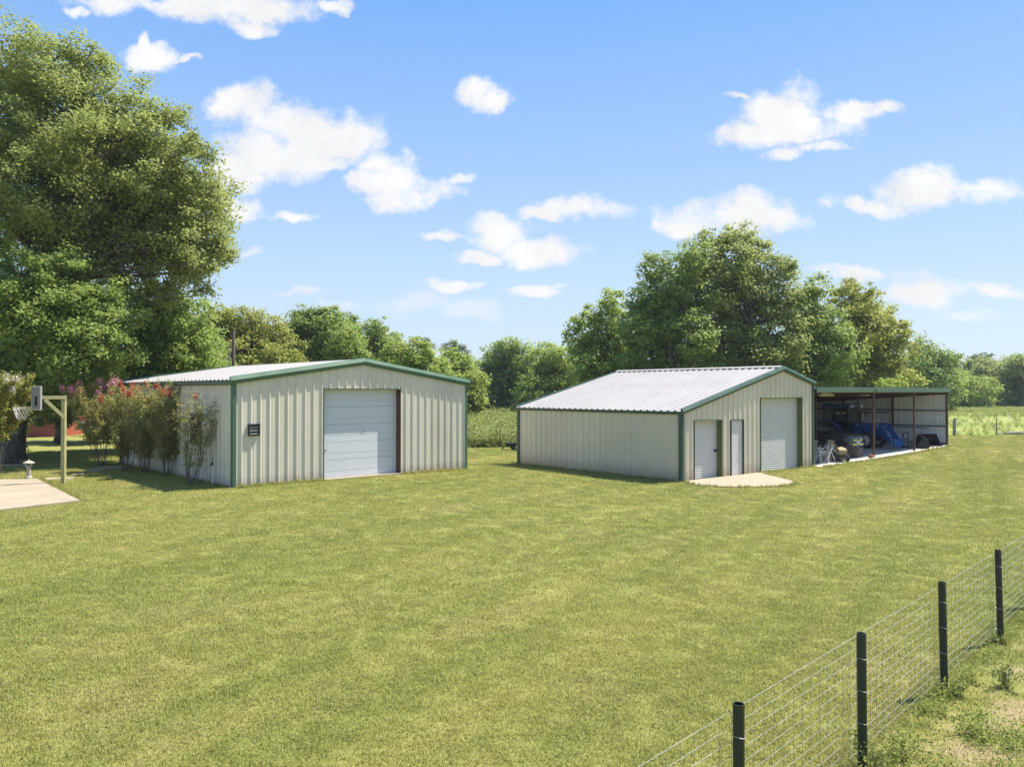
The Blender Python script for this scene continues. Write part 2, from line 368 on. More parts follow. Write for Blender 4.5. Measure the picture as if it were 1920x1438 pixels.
def leafmat(name, c1, c2, c3, trans=0.57, clump=0.55, rough=0.55):
    """leaves: colour differs leaf by leaf and from spray to spray"""
    m = newmat(name); t = NT(m); g = t.n('ShaderNodeNewGeometry')
    r = g.outputs['Random Per Island']
    c = t.mix(t.ramp(r, 0, 1), c1, c2)
    n = t.noise(g.outputs['Position'], clump, 3, 0.6)
    c = t.mix(t.ramp(n, 0.42, 0.66, 0, 0.75), c, c3)
    b = t.bsdf(c, rough, 0, 0.35)
    tr = t.n('ShaderNodeBsdfTranslucent'); t.l(t.mix(0.55, c, (0.33, 0.36, 0.11)), tr.inputs[0])
    mx = t.n('ShaderNodeMixShader'); mx.inputs[0].default_value = trans; t.l(b, mx.inputs[1]); t.l(tr.outputs[0], mx.inputs[2])
    t.out(mx.outputs[0]); return m
LM = {
 'oak':   leafmat('oak_leaves', (0.246, 0.319, 0.088), (0.391, 0.443, 0.128), (0.304, 0.346, 0.094)),
 'green': leafmat('green_leaves', (0.176, 0.275, 0.059), (0.312, 0.418, 0.090), (0.275, 0.394, 0.081)),
 'bright': leafmat('bright_leaves', (0.262, 0.358, 0.059), (0.424, 0.525, 0.099), (0.349, 0.454, 0.081)),
 'olive': leafmat('olive_leaves', (0.288, 0.323, 0.059), (0.450, 0.466, 0.099), (0.349, 0.358, 0.071)),
 'yellow': leafmat('yellow_leaves', (0.251, 0.280, 0.054), (0.376, 0.395, 0.086), (0.314, 0.343, 0.065)),
 'dark':  leafmat('dark_leaves', (0.123, 0.203, 0.059), (0.212, 0.298, 0.090), (0.161, 0.240, 0.071)),
 'far':   leafmat('far_leaves', (0.212, 0.287, 0.099), (0.325, 0.394, 0.120), (0.301, 0.334, 0.099), clump=0.15),
 'pine':  leafmat('pine_needles', (0.123, 0.179, 0.081), (0.199, 0.252, 0.099), (0.176, 0.215, 0.090), trans=0.15),
 'crape': leafmat('crape_leaves', (0.26, 0.29, 0.085), (0.42, 0.41, 0.14), (0.42, 0.30, 0.12), clump=1.6),
 'crapey': leafmat('yellowing_crape_leaves', (0.28, 0.29, 0.06), (0.42, 0.40, 0.10), (0.36, 0.31, 0.07), clump=2.0),
 'weed':  leafmat('weed_leaves', (0.17, 0.23, 0.05), (0.30, 0.35, 0.09), (0.26, 0.31, 0.07), clump=0.25),
 'weedd': leafmat('dry_weed_leaves', (0.30, 0.31, 0.11), (0.44, 0.42, 0.18), (0.30, 0.33, 0.10), clump=0.3),
 'red':   leafmat('red_blossom', (0.50, 0.018, 0.030), (0.68, 0.05, 0.075), (0.56, 0.03, 0.05), trans=0.3),
 'pink':  leafmat('pink_blossom', (0.60, 0.16, 0.32), (0.78, 0.36, 0.50), (0.66, 0.2, 0.38), trans=0.3),
 'whitef': leafmat('white_blossom', (0.62, 0.58, 0.50), (0.75, 0.72, 0.66), (0.65, 0.6, 0.52), trans=0.3),
 'ivy':   leafmat('ivy_leaves', (0.123, 0.203, 0.059), (0.225, 0.312, 0.090), (0.176, 0.240, 0.071)),
}

def turf(t, P):
    """lawn colour as a function of the place: green, yellow-green and straw patches, faint mowing lines"""
    a = t.noise(P, 0.13, 3, 0.55); b = t.noise(P, 0.6, 2, 0.5); c = t.noise(P, 0.35, 3, 0.6)
    mow = t.noise(t.mapping(t.mapping(P, (1, 1, 1), math.radians(33)), (0.8, 0.045, 1)), 1.3, 3, 0.55)
    k = t.math('ADD', t.math('MULTIPLY', a, 0.32), t.math('ADD', t.math('MULTIPLY', b, 0.16), t.math('MULTIPLY', mow, 0.52)))
    col = t.mix(t.ramp(k, 0.40, 0.60), (0.285, 0.312, 0.078), (0.405, 0.388, 0.116))
    dry = t.ramp(t.math('ADD', t.math('MULTIPLY', c, 0.75), t.math('MULTIPLY', mow, 0.25)), 0.52, 0.76, 0.0, 0.6)
    return t.mix(dry, col, (0.42, 0.36, 0.165))

def ground_mat():
    m = newmat('turf_and_soil'); t = NT(m); P = t.pos()
    sp = t.n('ShaderNodeSeparateXYZ'); t.l(P, sp.inputs[0])
    col = turf(t, P)
    f1 = t.noise(P, 22, 5, 0.7); f2 = t.noise(P, 90, 2, 0.6)
    k = t.ramp(t.math('ADD', t.math('MULTIPLY', f1, 0.6), t.math('MULTIPLY', f2, 0.4)), 0.33, 0.67, 0.48, 0.82)  # grainy darkening puts the shade among grass blades into the ground colour
    kk = t.n('ShaderNodeCombineColor'); [t.l(k, kk.inputs[i]) for i in range(3)]
    col = t.mix(1.0, col, kk.outputs[0], 'MULTIPLY')
    # pasture beyond the mown edge
    edge = t.math('SUBTRACT', sp.outputs[1], t.math('ADD', t.math('MULTIPLY', sp.outputs[0], 0.2), 42.4))
    past = t.mix(t.ramp(t.noise(t.mapping(P, (0.05, 0.16, 1)), 1.0, 4, 0.6), 0.4, 0.62), (0.19, 0.25, 0.05), (0.29, 0.30, 0.09))
    right = t.ramp(sp.outputs[0], -14, -11)
    col = t.mix(t.math('MULTIPLY', t.ramp(edge, 0, 0.6), right), col, past)
    # worn soil on the far side of the wire fence
    fd = t.math('SUBTRACT', t.math('MULTIPLY', t.math('SUBTRACT', sp.outputs[0], 1.42), 0.727), t.math('MULTIPLY', t.math('SUBTRACT', sp.outputs[1], 4.93), 0.687))
    soil = t.math('MULTIPLY', t.ramp(fd, 0.05, 0.5), t.ramp(t.noise(P, 1.3, 5, 0.7), 0.46, 0.58, 0, 0.9))
    col = t.mix(soil, col, (0.36, 0.27, 0.16))
    h = t.math('ADD', t.math('MULTIPLY', f1, 0.7), t.math('MULTIPLY', f2, 0.3))
    t.out(t.bsdf(col, 0.95, 0, 0.15, h, 0.8, 0.05)); return m
MAT['ground'] = ground_mat()

def blade_mat():
    m = newmat('grass_blades'); t = NT(m); g = t.n('ShaderNodeNewGeometry'); P = g.outputs['Position']
    col = turf(t, P)
    r = g.outputs['Random Per Island']
    col = t.mix(t.ramp(r, 0.0, 1.0, 0, 0.25), col, (0.25, 0.31, 0.055))
    col = t.mix(t.ramp(r, 0.86, 0.9, 0, 0.6), col, (0.52, 0.45, 0.2))
    b = t.bsdf(col, 0.55, 0, 0.3)
    tr = t.n('ShaderNodeBsdfTranslucent'); t.l(col, tr.inputs[0])
    mx = t.n('ShaderNodeMixShader'); mx.inputs[0].default_value = 0.42; t.l(b, mx.inputs[1]); t.l(tr.outputs[0], mx.inputs[2])
    t.out(mx.outputs[0]); return m
MAT['blade'] = blade_mat()

# ------------------------------------------------------------------ ground sheet
def axis(lo, hi, step, far):
    a = list(np.arange(lo, hi + 1e-6, step)); s = step; x = hi
    while x < far: s *= 1.45; x += s; a.append(x)
    s = step; x = lo; pre = []
    while x > -far: s *= 1.45; x -= s; pre.append(x)
    return np.array(pre[::-1] + a)
gx = axis(-34, 46, 0.8, 2500); gy = axis(0, 120, 0.8, 2500)
XX, YY = np.meshgrid(gx, gy)
ZG = np.concatenate([gz(XX[i], YY[i])[None] for i in range(len(gy))])
bumps = np.array([[mnoise.noise(Vector((x * 0.35, y * 0.35, 0.3))) for x in gx] for y in gy]) * 0.022
ZG = ZG + bumps
def ground_at(x, y):
    return g1(x, y) + mnoise.noise(Vector((x * 0.35, y * 0.35, 0.3))) * 0.022
nx, ny = len(gx), len(gy)
idx = np.arange(nx * ny).reshape(ny, nx)
Fq = np.stack([idx[:-1, :-1], idx[:-1, 1:], idx[1:, 1:], idx[1:, :-1]], -1).reshape(-1, 4)
ground = raw_mesh('ground', np.stack([XX, YY, ZG], -1).reshape(-1, 3), Fq, MAT['ground'], smooth=True)
tag(ground, kind='structure')

# ------------------------------------------------------------------ ribbed steel sheets
FT = 0.3048
def rib_points(s0, s1, off, cuts=(), top=0.015, foot=0.042, hgt=0.034):
    """(s, height) along a ribbed sheet: a tall rib every foot, two low stiffeners between"""
    pts = {}
    k0 = int(math.floor((s0 - off) / FT)) - 1; k1 = int(math.ceil((s1 - off) / FT)) + 1
    def prof(s):
        d = (s - off) / FT; d = (d - round(d)) * FT; a = abs(d)
        if a < top + 1e-6: return hgt
        if a < foot: return hgt * (foot - a) / (foot - top)
        b = abs(a - 0.1016)
        if b < 0.006: return 0.005
        if b < 0.014: return 0.005 * (0.014 - b) / 0.008
        return 0.0
    raw = [s0, s1, *cuts]
    for k in range(k0, k1 + 1):
        c = off + k * FT
        for d in (-foot, -top, top, foot, -0.1156, -0.1076, -0.0956, -0.0876, 0.1156, 0.1076, 0.0956, 0.0876): raw.append(c + d)
    raw = sorted(x for x in raw if s0 - 1e-9 <= x <= s1 + 1e-9)
    res = []
    for x in raw:
        if res and x - res[-1] < 1e-6: continue
        res.append(x)
    return [(x, prof(x)) for x in res]

def wall(parent, name, O, d, n, s0, s1, off, base, top, openings, mat):
    """row of sheets, three feet each; top(s) and base(s) are heights, openings are (s0, s1, zbottom, ztop)"""
    edges = [s0]; k = math.ceil((s0 - off) / (3 * FT) + 1e-6)
    while off + k * 3 * FT < s1 - 0.05:
        e = off + k * 3 * FT
        if e > s0 + 0.05: edges.append(e)
        k += 1
    edges.append(s1)
    O = Vector((*O, 0)); d = Vector((*d, 0)); n = Vector((*n, 0))
    for i, (a, b) in enumerate(zip(edges[:-1], edges[1:])):
        cuts = [x for o in openings for x in (o[0], o[1]) if a < x < b]
        pk = [x for x in getattr(top, 'breaks', ()) if a < x < b]
        pts = rib_points(a, b, off, cuts + pk)
        mb = MB(); lap = 0.0015 * (i % 2)
        for (p, hp), (q, hq) in zip(pts[:-1], pts[1:]):
            m = (p + q) / 2; segs = [(base, lambda s: top(s))]
            for o in openings:
                if o[0] - 1e-6 <= m <= o[1] + 1e-6:
                    segs = [(o[3], lambda s: top(s))]
                    if o[2] > base + 0.05: segs.append((base, lambda s, z=o[2]: z))
            for zb, zt in segs:
                P = O + d * p + n * (hp + lap); Q = O + d * q + n * (hq + lap)
                mb.add([(P.x, P.y, zb), (Q.x, Q.y, zb), (Q.x, Q.y, zt(q)), (P.x, P.y, zt(p))], [(0, 1, 2, 3)])
        if mb.f: mb.build(name, mat, parent)

def roof(parent, O, d, length, off, ev, rg, side, mat, name='roof_panel'):
    """sheets laid from eave to ridge. O: local (x, y) origin, d: along the ridge, ev / rg: (offset, z) across, side: unit across"""
    O = Vector((*O, 0)); d = Vector((*d, 0)); c = Vector((*side, 0))
    slope = (c * (rg[0] - ev[0]) + Vector((0, 0, rg[1] - ev[1]))); nrm = d.cross(slope).normalized()
    if nrm.z < 0: nrm = -nrm
    e0 = O + c * ev[0] + Vector((0, 0, ev[1])); e1 = O + c * rg[0] + Vector((0, 0, rg[1]))
    s = 0.0; i = 0
    edges = [0.0]; k = 1
    while off + k * 3 * FT < length - 0.05: edges.append(off + k * 3 * FT); k += 1
    edges.append(length)
    for i, (a, b) in enumerate(zip(edges[:-1], edges[1:])):
        mb = MB(); pts = rib_points(a, b, off, (), 0.026, 0.049, 0.044); lap = 0.0015 * (i % 2)
        for (p, hp), (q, hq) in zip(pts[:-1], pts[1:]):
            P = d * p + nrm * (hp + lap); Q = d * q + nrm * (hq + lap)
            mb.add([e0 + P, e0 + Q, e1 + Q, e1 + P], [(0, 1, 2, 3)])
        mb.build(name, mat, parent)

def trim(parent, name, prof, p, q, out, mat, up=(0, 0, 1)):
    """profile of (outward, up) points carried from p to q"""
    p = Vector(p); q = Vector(q); out = Vector(out); up = Vector(up)
    mb = MB(); n = len(prof)
    vs = [e + out * a + up * b for e in (p, q) for a, b in prof]
    mb.add(vs, [(i, (i + 1) % n, n + (i + 1) % n, n + i) for i in range(n)] + [tuple(range(n))[::-1], tuple(range(n, 2 * n))])
    return mb.build(name, mat, parent)
RAKE = [(-0.02, 0.245), (0.045, 0.235), (0.105, 0.118), (0.065, 0.006), (0.004, 0.0), (-0.02, 0.0)]
CORNER_W = 0.11

# ------------------------------------------------------------------ left workshop
AL = 0.7536
shop = thing('metal_workshop', 'cream ribbed steel workshop with green trim and one white overhead door', 'metal building', (-8.4263, 23.6985, 0), AL)
W, L = 9.127, 10.65
EZ, PZ = 3.14, 3.81
def ltop(s): return EZ + 0.10 + (PZ - EZ) * (1 - abs(s - W / 2) / (W / 2))
ltop.breaks = (W / 2,)
wall(shop, 'wall_panel', (0, 0), (1, 0), (0, -1), 0.05, W - 0.05, 0.238, -0.25, ltop, [(3.048, 6.092, -1, 2.995)], MAT['cream'])
def ltop2(s): return EZ + 0.06
wall(shop, 'wall_panel', (0, 0), (0, 1), (-1, 0), 0.05, L - 0.05, 0.2, -0.25, ltop2, [(2.40, 3.25, 1.21, 2.15)], MAT['cream'])
wall(shop, 'wall_panel', (W, 0), (0, 1), (1, 0), 0.05, L - 0.05, 0.2, -0.25, ltop2, [], MAT['cream'])
wall(shop, 'wall_panel', (0, L), (1, 0), (0, 1), 0.05, W - 0.05, 0.238, -0.25, ltop, [], MAT['cream'])
RO = 0.02
roof(shop, (0, -RO), (0, 1), L + 2 * RO, 0.2, (-0.14, EZ + 0.115), (W / 2, PZ + 0.155), (1, 0), MAT['roofw'])
roof(shop, (0, -RO), (0, 1), L + 2 * RO, 0.2, (W + 0.14, EZ + 0.115), (W / 2, PZ + 0.155), (1, 0), MAT['roofw'])
trim(shop, 'ridge_cap', [(-0.16, -0.02), (0, 0.03), (0.16, -0.02), (0.16, -0.035), (0, 0.012), (-0.16, -0.035)], (W / 2, 0.02, PZ + 0.185), (W / 2, L - 0.02, PZ + 0.185), (1, 0, 0), MAT['roofw'])
for yy, o in ((0, -1), (L, 1)):
    trim(shop, 'rake_trim', RAKE, (-0.14, yy + o * 0.036, EZ - 0.02), (W / 2, yy + o * 0.036, PZ), (0, o, 0), MAT['green'])
    trim(shop, 'rake_trim', RAKE, (W / 2, yy + o * 0.036, PZ), (W + 0.14, yy + o * 0.036, EZ - 0.02), (0, o, 0), MAT['green'])
for xx, o in ((0, -1), (W, 1)):
    trim(shop, 'eave_trim', [(0.0, 0.0), (0.10, 0.0), (0.135, 0.03), (0.135, 0.12), (0.0, 0.14)], (xx, 0.02, EZ - 0.03), (xx, L - 0.02, EZ - 0.03), (o, 0, 0), MAT['green'])
for xx, yy in ((0, 0), (W, 0), (0, L), (W, L)):
    sx = -1 if xx == 0 else 1; sy = -1 if yy == 0 else 1
    mb = MB(); z0, z1 = -0.25, EZ + 0.02
    mb.box((xx - sx * (CORNER_W / 2 - 0.045), yy + sy * 0.021, (z0 + z1) / 2), (CORNER_W, 0.05, z1 - z0))
    mb.box((xx + sx * 0.021, yy - sy * (CORNER_W / 2), (z0 + z1) / 2), (0.05, CORNER_W, z1 - z0))
    mb.build('corner_trim', MAT['green'], shop)
# overhead door
RD = 0.23
mb = MB(); mb.box((3.048 - 0.002, RD / 2 - 0.01, 1.4), (0.012, RD + 0.05, 3.3)); mb.build('door_jamb', MAT['green'], shop)
jb = MB(); jb.box((6.092 + 0.002, RD / 2 - 0.01, 1.4), (0.012, RD + 0.05, 3.3)); jb = jb.build('door_jamb', MAT['rust'], shop); jb['label'] = 'rust red jamb on the right side of the door'
hb = MB(); hb.box((4.57, RD / 2 - 0.01, 3.0), (3.05, RD + 0.05, 0.02)); hb.build('door_header', MAT['olive'], shop)
def door_face(z0, z1, mid):
    prof = []; z = z0 + 0.008
    prof += [(0.012, z0), (0.0, z0 + 0.008)]
    k = 0
    zz = z0 + 0.03
    while zz < z1 - 0.03:
        if abs(zz - mid) < 0.02: prof += [(0.0, zz - 0.008), (0.011, zz - 0.003), (0.011, zz + 0.003), (0.0, zz + 0.008)]
        else: prof += [(0.0, zz - 0.008), (0.0035, zz - 0.002), (0.0035, zz + 0.002), (0.0, zz + 0.008)]
        zz += 0.0385
    prof += [(0.0, z1 - 0.008), (0.012, z1)]
    return prof
dr = MB(); dr.box((4.57, RD + 0.05, 1.5), (3.04, 0.03, 2.98)); door = dr.build('overhead_door', MAT['white'], shop)
zs = np.linspace(0.02, 2.985, 6)
for a, b in zip(zs[:-1], zs[1:]):
    pr = door_face(a + 0.002, b - 0.002, a + 0.228)
    mb = MB()
    for (d0, z0), (d1, z1) in zip(pr[:-1], pr[1:]):
        mb.add([(3.054, RD + d0, z0), (6.086, RD + d0, z0), (6.086, RD + d1, z1), (3.054, RD + d1, z1)], [(0, 1, 2, 3)])
    mb.build('door_section', MAT['white'], door)
h = MB(); h.box((3.20, RD - 0.022, 0.94), (0.16, 0.018, 0.022)).box((3.15, RD - 0.014, 0.94), (0.03, 0.03, 0.05)); h.build('handle', MAT['dark'], door)
h = MB(); h.box((4.72, RD - 0.012, 1.56), (0.11, 0.02, 0.022)); h.build('handle', MAT['metalg'], door)
h = MB(); h.box((3.16, RD - 0.012, 0.075), (0.10, 0.02, 0.035)); h.build('lock_plate', MAT['dark'], door)
th = MB(); th.box((4.57, 0.1, -0.06), (3.04, 0.42, 0.16)); th.build('door_sill', MAT['conc'], shop)
# louvred vent on the front wall
vt = MB()
x0, x1, z0, z1 = 0.44, 0.80, 1.545, 1.91
for c, dd in (((x0 + 0.02, -0.045, (z0 + z1) / 2), (0.045, 0.09, z1 - z0)), ((x1 - 0.02, -0.045, (z0 + z1) / 2), (0.045, 0.09, z1 - z0)), (((x0 + x1) / 2, -0.045, z1 - 0.018), (x1 - x0 - 0.09, 0.09, 0.036)), (((x0 + x1) / 2, -0.045, z0 + 0.018), (x1 - x0 - 0.09, 0.09, 0.036))): vt.box(c, dd)
vent = vt.build('wall_vent', MAT['black'], shop)
bk = MB(); bk.box(((x0 + x1) / 2, -0.012, (z0 + z1) / 2), (x1 - x0 - 0.09, 0.01, z1 - z0 - 0.07)); bk.build('backing', MAT['dark'], vent)
for i in range(3):
    s_ = MB(); s_.box(((x0 + x1) / 2, -0.055, z0 + 0.085 + i * 0.098), (x1 - x0 - 0.095, 0.012, 0.082), rx=math.radians(-32)); s_.build('slat', MAT['bin'], vent)
# side window
wf = MB()
for c, dd in (((-0.03, 2.40, 1.68), (0.06, 0.05, 0.99)), ((-0.03, 3.25, 1.68), (0.06, 0.05, 0.99)), ((-0.03, 2.825, 2.15), (0.06, 0.80, 0.05)), ((-0.03, 2.825, 1.21), (0.07, 0.80, 0.06)), ((-0.02, 2.825, 1.68), (0.05, 0.80, 0.035))): wf.box(c, dd)
win = wf.build('window', MAT['bronze'], shop)
for z_ in (1.45, 1.92):
    p = MB(); p.box((0.004, 2.825, z_), (0.008, 0.80, 0.43)); p.build('pane', MAT['glassd'], win)
# hydrant pipe beside the wall
hy = thing('yard_hydrant', 'thin grey hydrant pipe standing against the shaded workshop wall near its front corner', 'hydrant', (*(Vector((-8.4263, 23.6985)) + Vector((-0.25 * math.cos(AL) - 0.95 * math.sin(AL), -0.25 * math.sin(AL) + 0.95 * math.cos(AL)))), 0), AL)
mb = MB(); mb.tube([(0, 0, -0.1), (0, 0, 0.62)], 0.014, 8); mb.build('pipe', MAT['galv'], hy)
mb = MB(); mb.tube([(0, 0, 0.62), (0, 0, 0.72)], 0.024, 8).tube([(0, 0, 0.68), (-0.07, 0, 0.66), (-0.09, 0, 0.6)], 0.014, 6); mb.build('spout', MAT['black'], hy)
mb = MB(); mb.bar((0, 0, 0.72), (0.02, 0.03, 0.86), 0.015, 0.015); mb.build('handle', MAT['black'], hy)

# ------------------------------------------------------------------ right building
AR = 0.6858
RX, RY = 5.7523, 26.4972
barn = thing('metal_barn', 'beige ribbed steel barn with lopsided gable roof, two roller doors and a white door', 'metal building', (RX, RY, 0), AR)
def RL(t, v, z=0):
    return Vector((RX + t * math.cos(AR) - v * math.sin(AR), RY + t * math.sin(AR) + v * math.cos(AR), z))
BW, BL, BR = 8.337, 8.66, 6.134
E1, E2, PK = 2.148, 3.155, 3.70
def btop(s): return 0.10 + (E1 + (PK - E1) * s / BR if s < BR else PK + (E2 - PK) * (s - BR) / (BW - BR))
btop.breaks = (BR,)
OPS = [(0.642, 2.208, -1, 1.905), (2.723, 3.519, -1, 1.886), (4.621, 7.514, -1, 2.666)]
wall(barn, 'wall_panel', (0, 0), (1, 0), (0, -1), 0.05, BW - 0.05, 0.20, -0.45, btop, OPS, MAT['beige'])
wall(barn, 'wall_panel', (0, 0), (0, 1), (-1, 0), 0.05, BL - 0.05, 0.2, -0.5, lambda s: E1 + 0.05, [], MAT['beige'])
wall(barn, 'wall_panel', (BW, 0), (0, 1), (1, 0), 0.05, BL - 0.05, 0.2, -0.5, lambda s: E2 + 0.05, [], MAT['beige'])
wall(barn, 'wall_panel', (0, BL), (1, 0), (0, 1), 0.05, BW - 0.05, 0.2, -0.5, btop, [], MAT['beige'])
roof(barn, (0, -RO), (0, 1), BL + 2 * RO, 0.25, (-0.09, E1 + 0.085), (BR, PK + 0.145), (1, 0), MAT['roofg'])
roof(barn, (0, -RO), (0, 1), BL + 2 * RO, 0.25, (BW + 0.09, E2 + 0.085), (BR, PK + 0.145), (1, 0), MAT['roofg'])
trim(barn, 'ridge_cap', [(-0.20, -0.035), (0, 0.02), (0.17, -0.025), (0.17, -0.035), (0, 0.008), (-0.20, -0.047)], (BR, 0.0, PK + 0.195), (BR, BL, PK + 0.195), (1, 0, 0), MAT['roofg'])
cb = MB(); cb.box((BR - 0.12, BL / 2, PK + 0.13), (0.03, BL - 0.1, 0.05)); cb.build('ridge_closure', MAT['dark'], barn)
R2 = [(a, b * 0.82) for a, b in RAKE]
for yy, o in ((0, -1), (BL, 1)):
    trim(barn, 'rake_trim', R2, (-0.09, yy + o * 0.036, E1 - 0.022), (BR, yy + o * 0.036, PK), (0, o, 0), MAT['dgreen'] if o < 0 else MAT['green'])
    trim(barn, 'rake_trim', R2, (BR, yy + o * 0.036, PK), (BW + 0.09, yy + o * 0.036, E2 - 0.022), (0, o, 0), MAT['dgreen'])
for xx, o, e in ((0, -1, E1), (BW, 1, E2)):
    trim(barn, 'eave_trim', [(0.0, 0.0), (0.07, 0.0), (0.085, 0.02), (0.085, 0.10), (0.0, 0.11)], (xx, 0.0, e - 0.02), (xx, BL, e - 0.02), (o, 0, 0), MAT['dgreen'])
for xx, yy, e in ((0, 0, E1), (BW, 0, E2), (0, BL, E1), (BW, BL, E2)):
    sx = -1 if xx == 0 else 1; sy = -1 if yy == 0 else 1
    mb = MB(); z0, z1 = -0.5, e + 0.02
    mb.box((xx - sx * (CORNER_W / 2 - 0.045), yy + sy * 0.021, (z0 + z1) / 2), (CORNER_W, 0.05, z1 - z0))
    mb.box((xx + sx * 0.021, yy - sy * (CORNER_W / 2), (z0 + z1) / 2), (0.05, CORNER_W, z1 - z0))
    mb.build('corner_trim', MAT['dgreen'], barn)
def roller(x0, x1, zt, name, pitch):
    D_ = 0.20
    for xx, m in ((x0 - 0.001, 'dgreen'), (x1 + 0.001, 'olive')):
        mb = MB(); mb.box((xx, D_ / 2 - 0.01, (zt - 0.5) / 2), (0.012, D_ + 0.06, zt + 0.5)); mb.build('door_jamb', MAT[m], barn)
    mb = MB(); mb.box(((x0 + x1) / 2, D_ / 2 - 0.01, zt + 0.006), (x1 - x0 + 0.01, D_ + 0.06, 0.014)); mb.build('door_header', MAT['olive'], barn)
    mb = MB(); z = -0.30; pts = []
    while z < zt + 0.02:
        for k in range(6):
            a = k / 6; pts.append((D_ + 0.014 * math.cos(2 * math.pi * a), z + a * pitch))
        z += pitch
    for (d0, z0), (d1, z1) in zip(pts[:-1], pts[1:]):
        mb.add([(x0 + 0.004, d0, z0), (x1 - 0.004, d0, z0), (x1 - 0.004, d1, z1), (x0 + 0.004, d1, z1)], [(0, 1, 2, 3)])
    r = mb.build('roller_door', MAT['curtain'], barn, smooth=True); r['label'] = name
    return r
r1 = roller(0.642, 2.208, 1.905, 'small white roller door at the low end', 0.085)
mb = MB(); mb.box((2.10, 0.175, 0.80), (0.15, 0.03, 0.085)); mb.build('latch', MAT['dark'], r1)
r2 = roller(4.621, 7.514, 2.666, 'large white roller door under the ridge', 0.082)
mf = MB(); zt = 1.886
for c, dd in (((2.723 + 0.014, 0.0, zt / 2 - 0.12), (0.028, 0.11, zt + 0.24)), ((3.519 - 0.014, 0.0, zt / 2 - 0.12), (0.028, 0.11, zt + 0.24)), ((3.121, 0.0, zt - 0.014), (0.738, 0.11, 0.028))): mf.box(c, dd)
md = mf.build('entry_door', MAT['dgreen'], barn)
lf = MB(); lf.box((3.121, 0.035, zt / 2 - 0.095), (0.736, 0.04, zt + 0.12)); lf = lf.build('door_leaf', MAT['doorw'], md, bevel=0.004)
kb = MB(); kb.lathe([(0.012, 0), (0.012, -0.03), (0.03, -0.045), (0.03, -0.065), (0.0, -0.075)], (3.41, 0.015, 0.86), 10, 'Y'); kb.build('knob', MAT['chrome'], md, smooth=True)
# apron
ap = [(1281, 905.5), (1302, 908), (1360, 912.5), (1420, 912), (1470, 910), (1490, 906), (1486, 900), (1462, 894.5), (1425, 887.5)]
za = -0.115
P_ = [G(a, b, za) for a, b in ap]; P_ = [Vector((p.x, p.y)) for p in P_]
P_[0] = RL(0.12, -0.01).xy; P_[-1] = RL(4.55, -0.01).xy
mb = MB(); mb.prism([tuple(p) for p in P_], lambda a, b, w: (a, b, w), -0.4, za); tag(mb.build('concrete_apron', MAT['conc']), kind='structure')

# ------------------------------------------------------------------ carport
CE = 21.31
def sz(t): return -0.135 + 0.0245 * (t - 8.4)         # the slab climbs gently to the right
port = thing('open_carport', 'open lean-to carport with rusty posts and green fascia joined to the barn', 'carport', (RX, RY, 0), AR)
def poly_slab(t0, t1, v0, v1):
    mb = MB(); z0, z1 = sz(t0), sz(t1)
    mb.add([(t0, v0, z0), (t1, v0, z1), (t1, v1, z1), (t0, v1, z0), (t0, v0, -0.6), (t1, v0, -0.6), (t1, v1, -0.6), (t0, v1, -0.6)], [(0, 1, 2, 3), (4, 7, 6, 5), (0, 4, 5, 1), (1, 5, 6, 2), (2, 6, 7, 3), (3, 7, 4, 0)])
    return mb
slab = bpy.data.objects.new('carport_floor', None); COL.objects.link(slab); slab.location = (RX, RY, 0); slab.rotation_euler = (0, 0, AR); tag(slab, kind='structure')
for a, b in ((8.39, 13.43), (13.442, 17.47), (17.482, 21.5)):
    poly_slab(a, b, -0.30, 4.2).build('slab', MAT['concg'], slab); poly_slab(a, b, 4.212, 8.6).build('slab', MAT['concg'], slab)
RZ0, RSL = 2.985, 0.066
def rz(v): return RZ0 - RSL * v
roof(port, (8.42, 0), (1, 0), CE - 8.42 + 0.12, 0.15, (-0.12, rz(-0.12) + 0.06), (BL, rz(BL) + 0.06), (0, 1), MAT['roofg'])
mb = MB(); mb.box(((8.42 + CE + 0.1) / 2, -0.13, 2.985), (CE - 8.42 + 0.1, 0.03, 0.19)).box(((8.42 + CE + 0.1) / 2, -0.10, 2.884), (CE - 8.42 + 0.1, 0.09, 0.012)); mb.build('fascia', MAT['green'], port)
mb = MB(); mb.prism([(-0.10, 0.0), (-0.03, 0.0), (0, 0.06), (0.03, 0.0), (0.10, 0.0), (0.05, 0.11), (-0.05, 0.11)], lambda a, b, w: (13.44 + a, w, 2.92 + b), -0.175, -0.148); mb.build('bracket', MAT['green'], port)
def col(t, v, w=0.1):
    mb = MB(); z0 = sz(t) - 0.05; z1 = rz(v) - 0.12
    mb.box((t, v, (z0 + z1) / 2), (w, w, z1 - z0)); mb.box((t, v, z0 + 0.055), (w + 0.08, w + 0.08, 0.012)); mb.build('post', MAT['rust'], port)
for t in (13.44, 17.48): col(t, -0.02, 0.075)
for t in (9.0, 13.44, 17.48):
    for v_ in (2.75, 5.5, 8.4): col(t, v_, 0.065)
for v_ in (0.0, 2.75, 5.5, 8.4): col(CE - 0.04, v_, 0.085)
for v_ in (-0.02, 2.75, 5.5, 8.4):
    mb = MB(); mb.bar((8.5, v_, rz(v_) - 0.07), (CE, v_, rz(v_) - 0.07), 0.06, 0.13); mb.build('beam', MAT['rust'], port)
for v_ in (0.9, 1.8, 3.7, 4.6, 6.4, 7.3):
    mb = MB(); mb.bar((8.5, v_, rz(v_) - 0.02), (CE, v_, rz(v_) - 0.02), 0.05, 0.10); mb.build('purlin', MAT['purlin'], port)
for t in (9.0, 13.44, 17.48, CE - 0.04):
    mb = MB(); mb.bar((t, 0.0, rz(0) - 0.14), (t, 8.4, rz(8.4) - 0.14), 0.07, 0.14); mb.build('rafter', MAT['rust'], port)
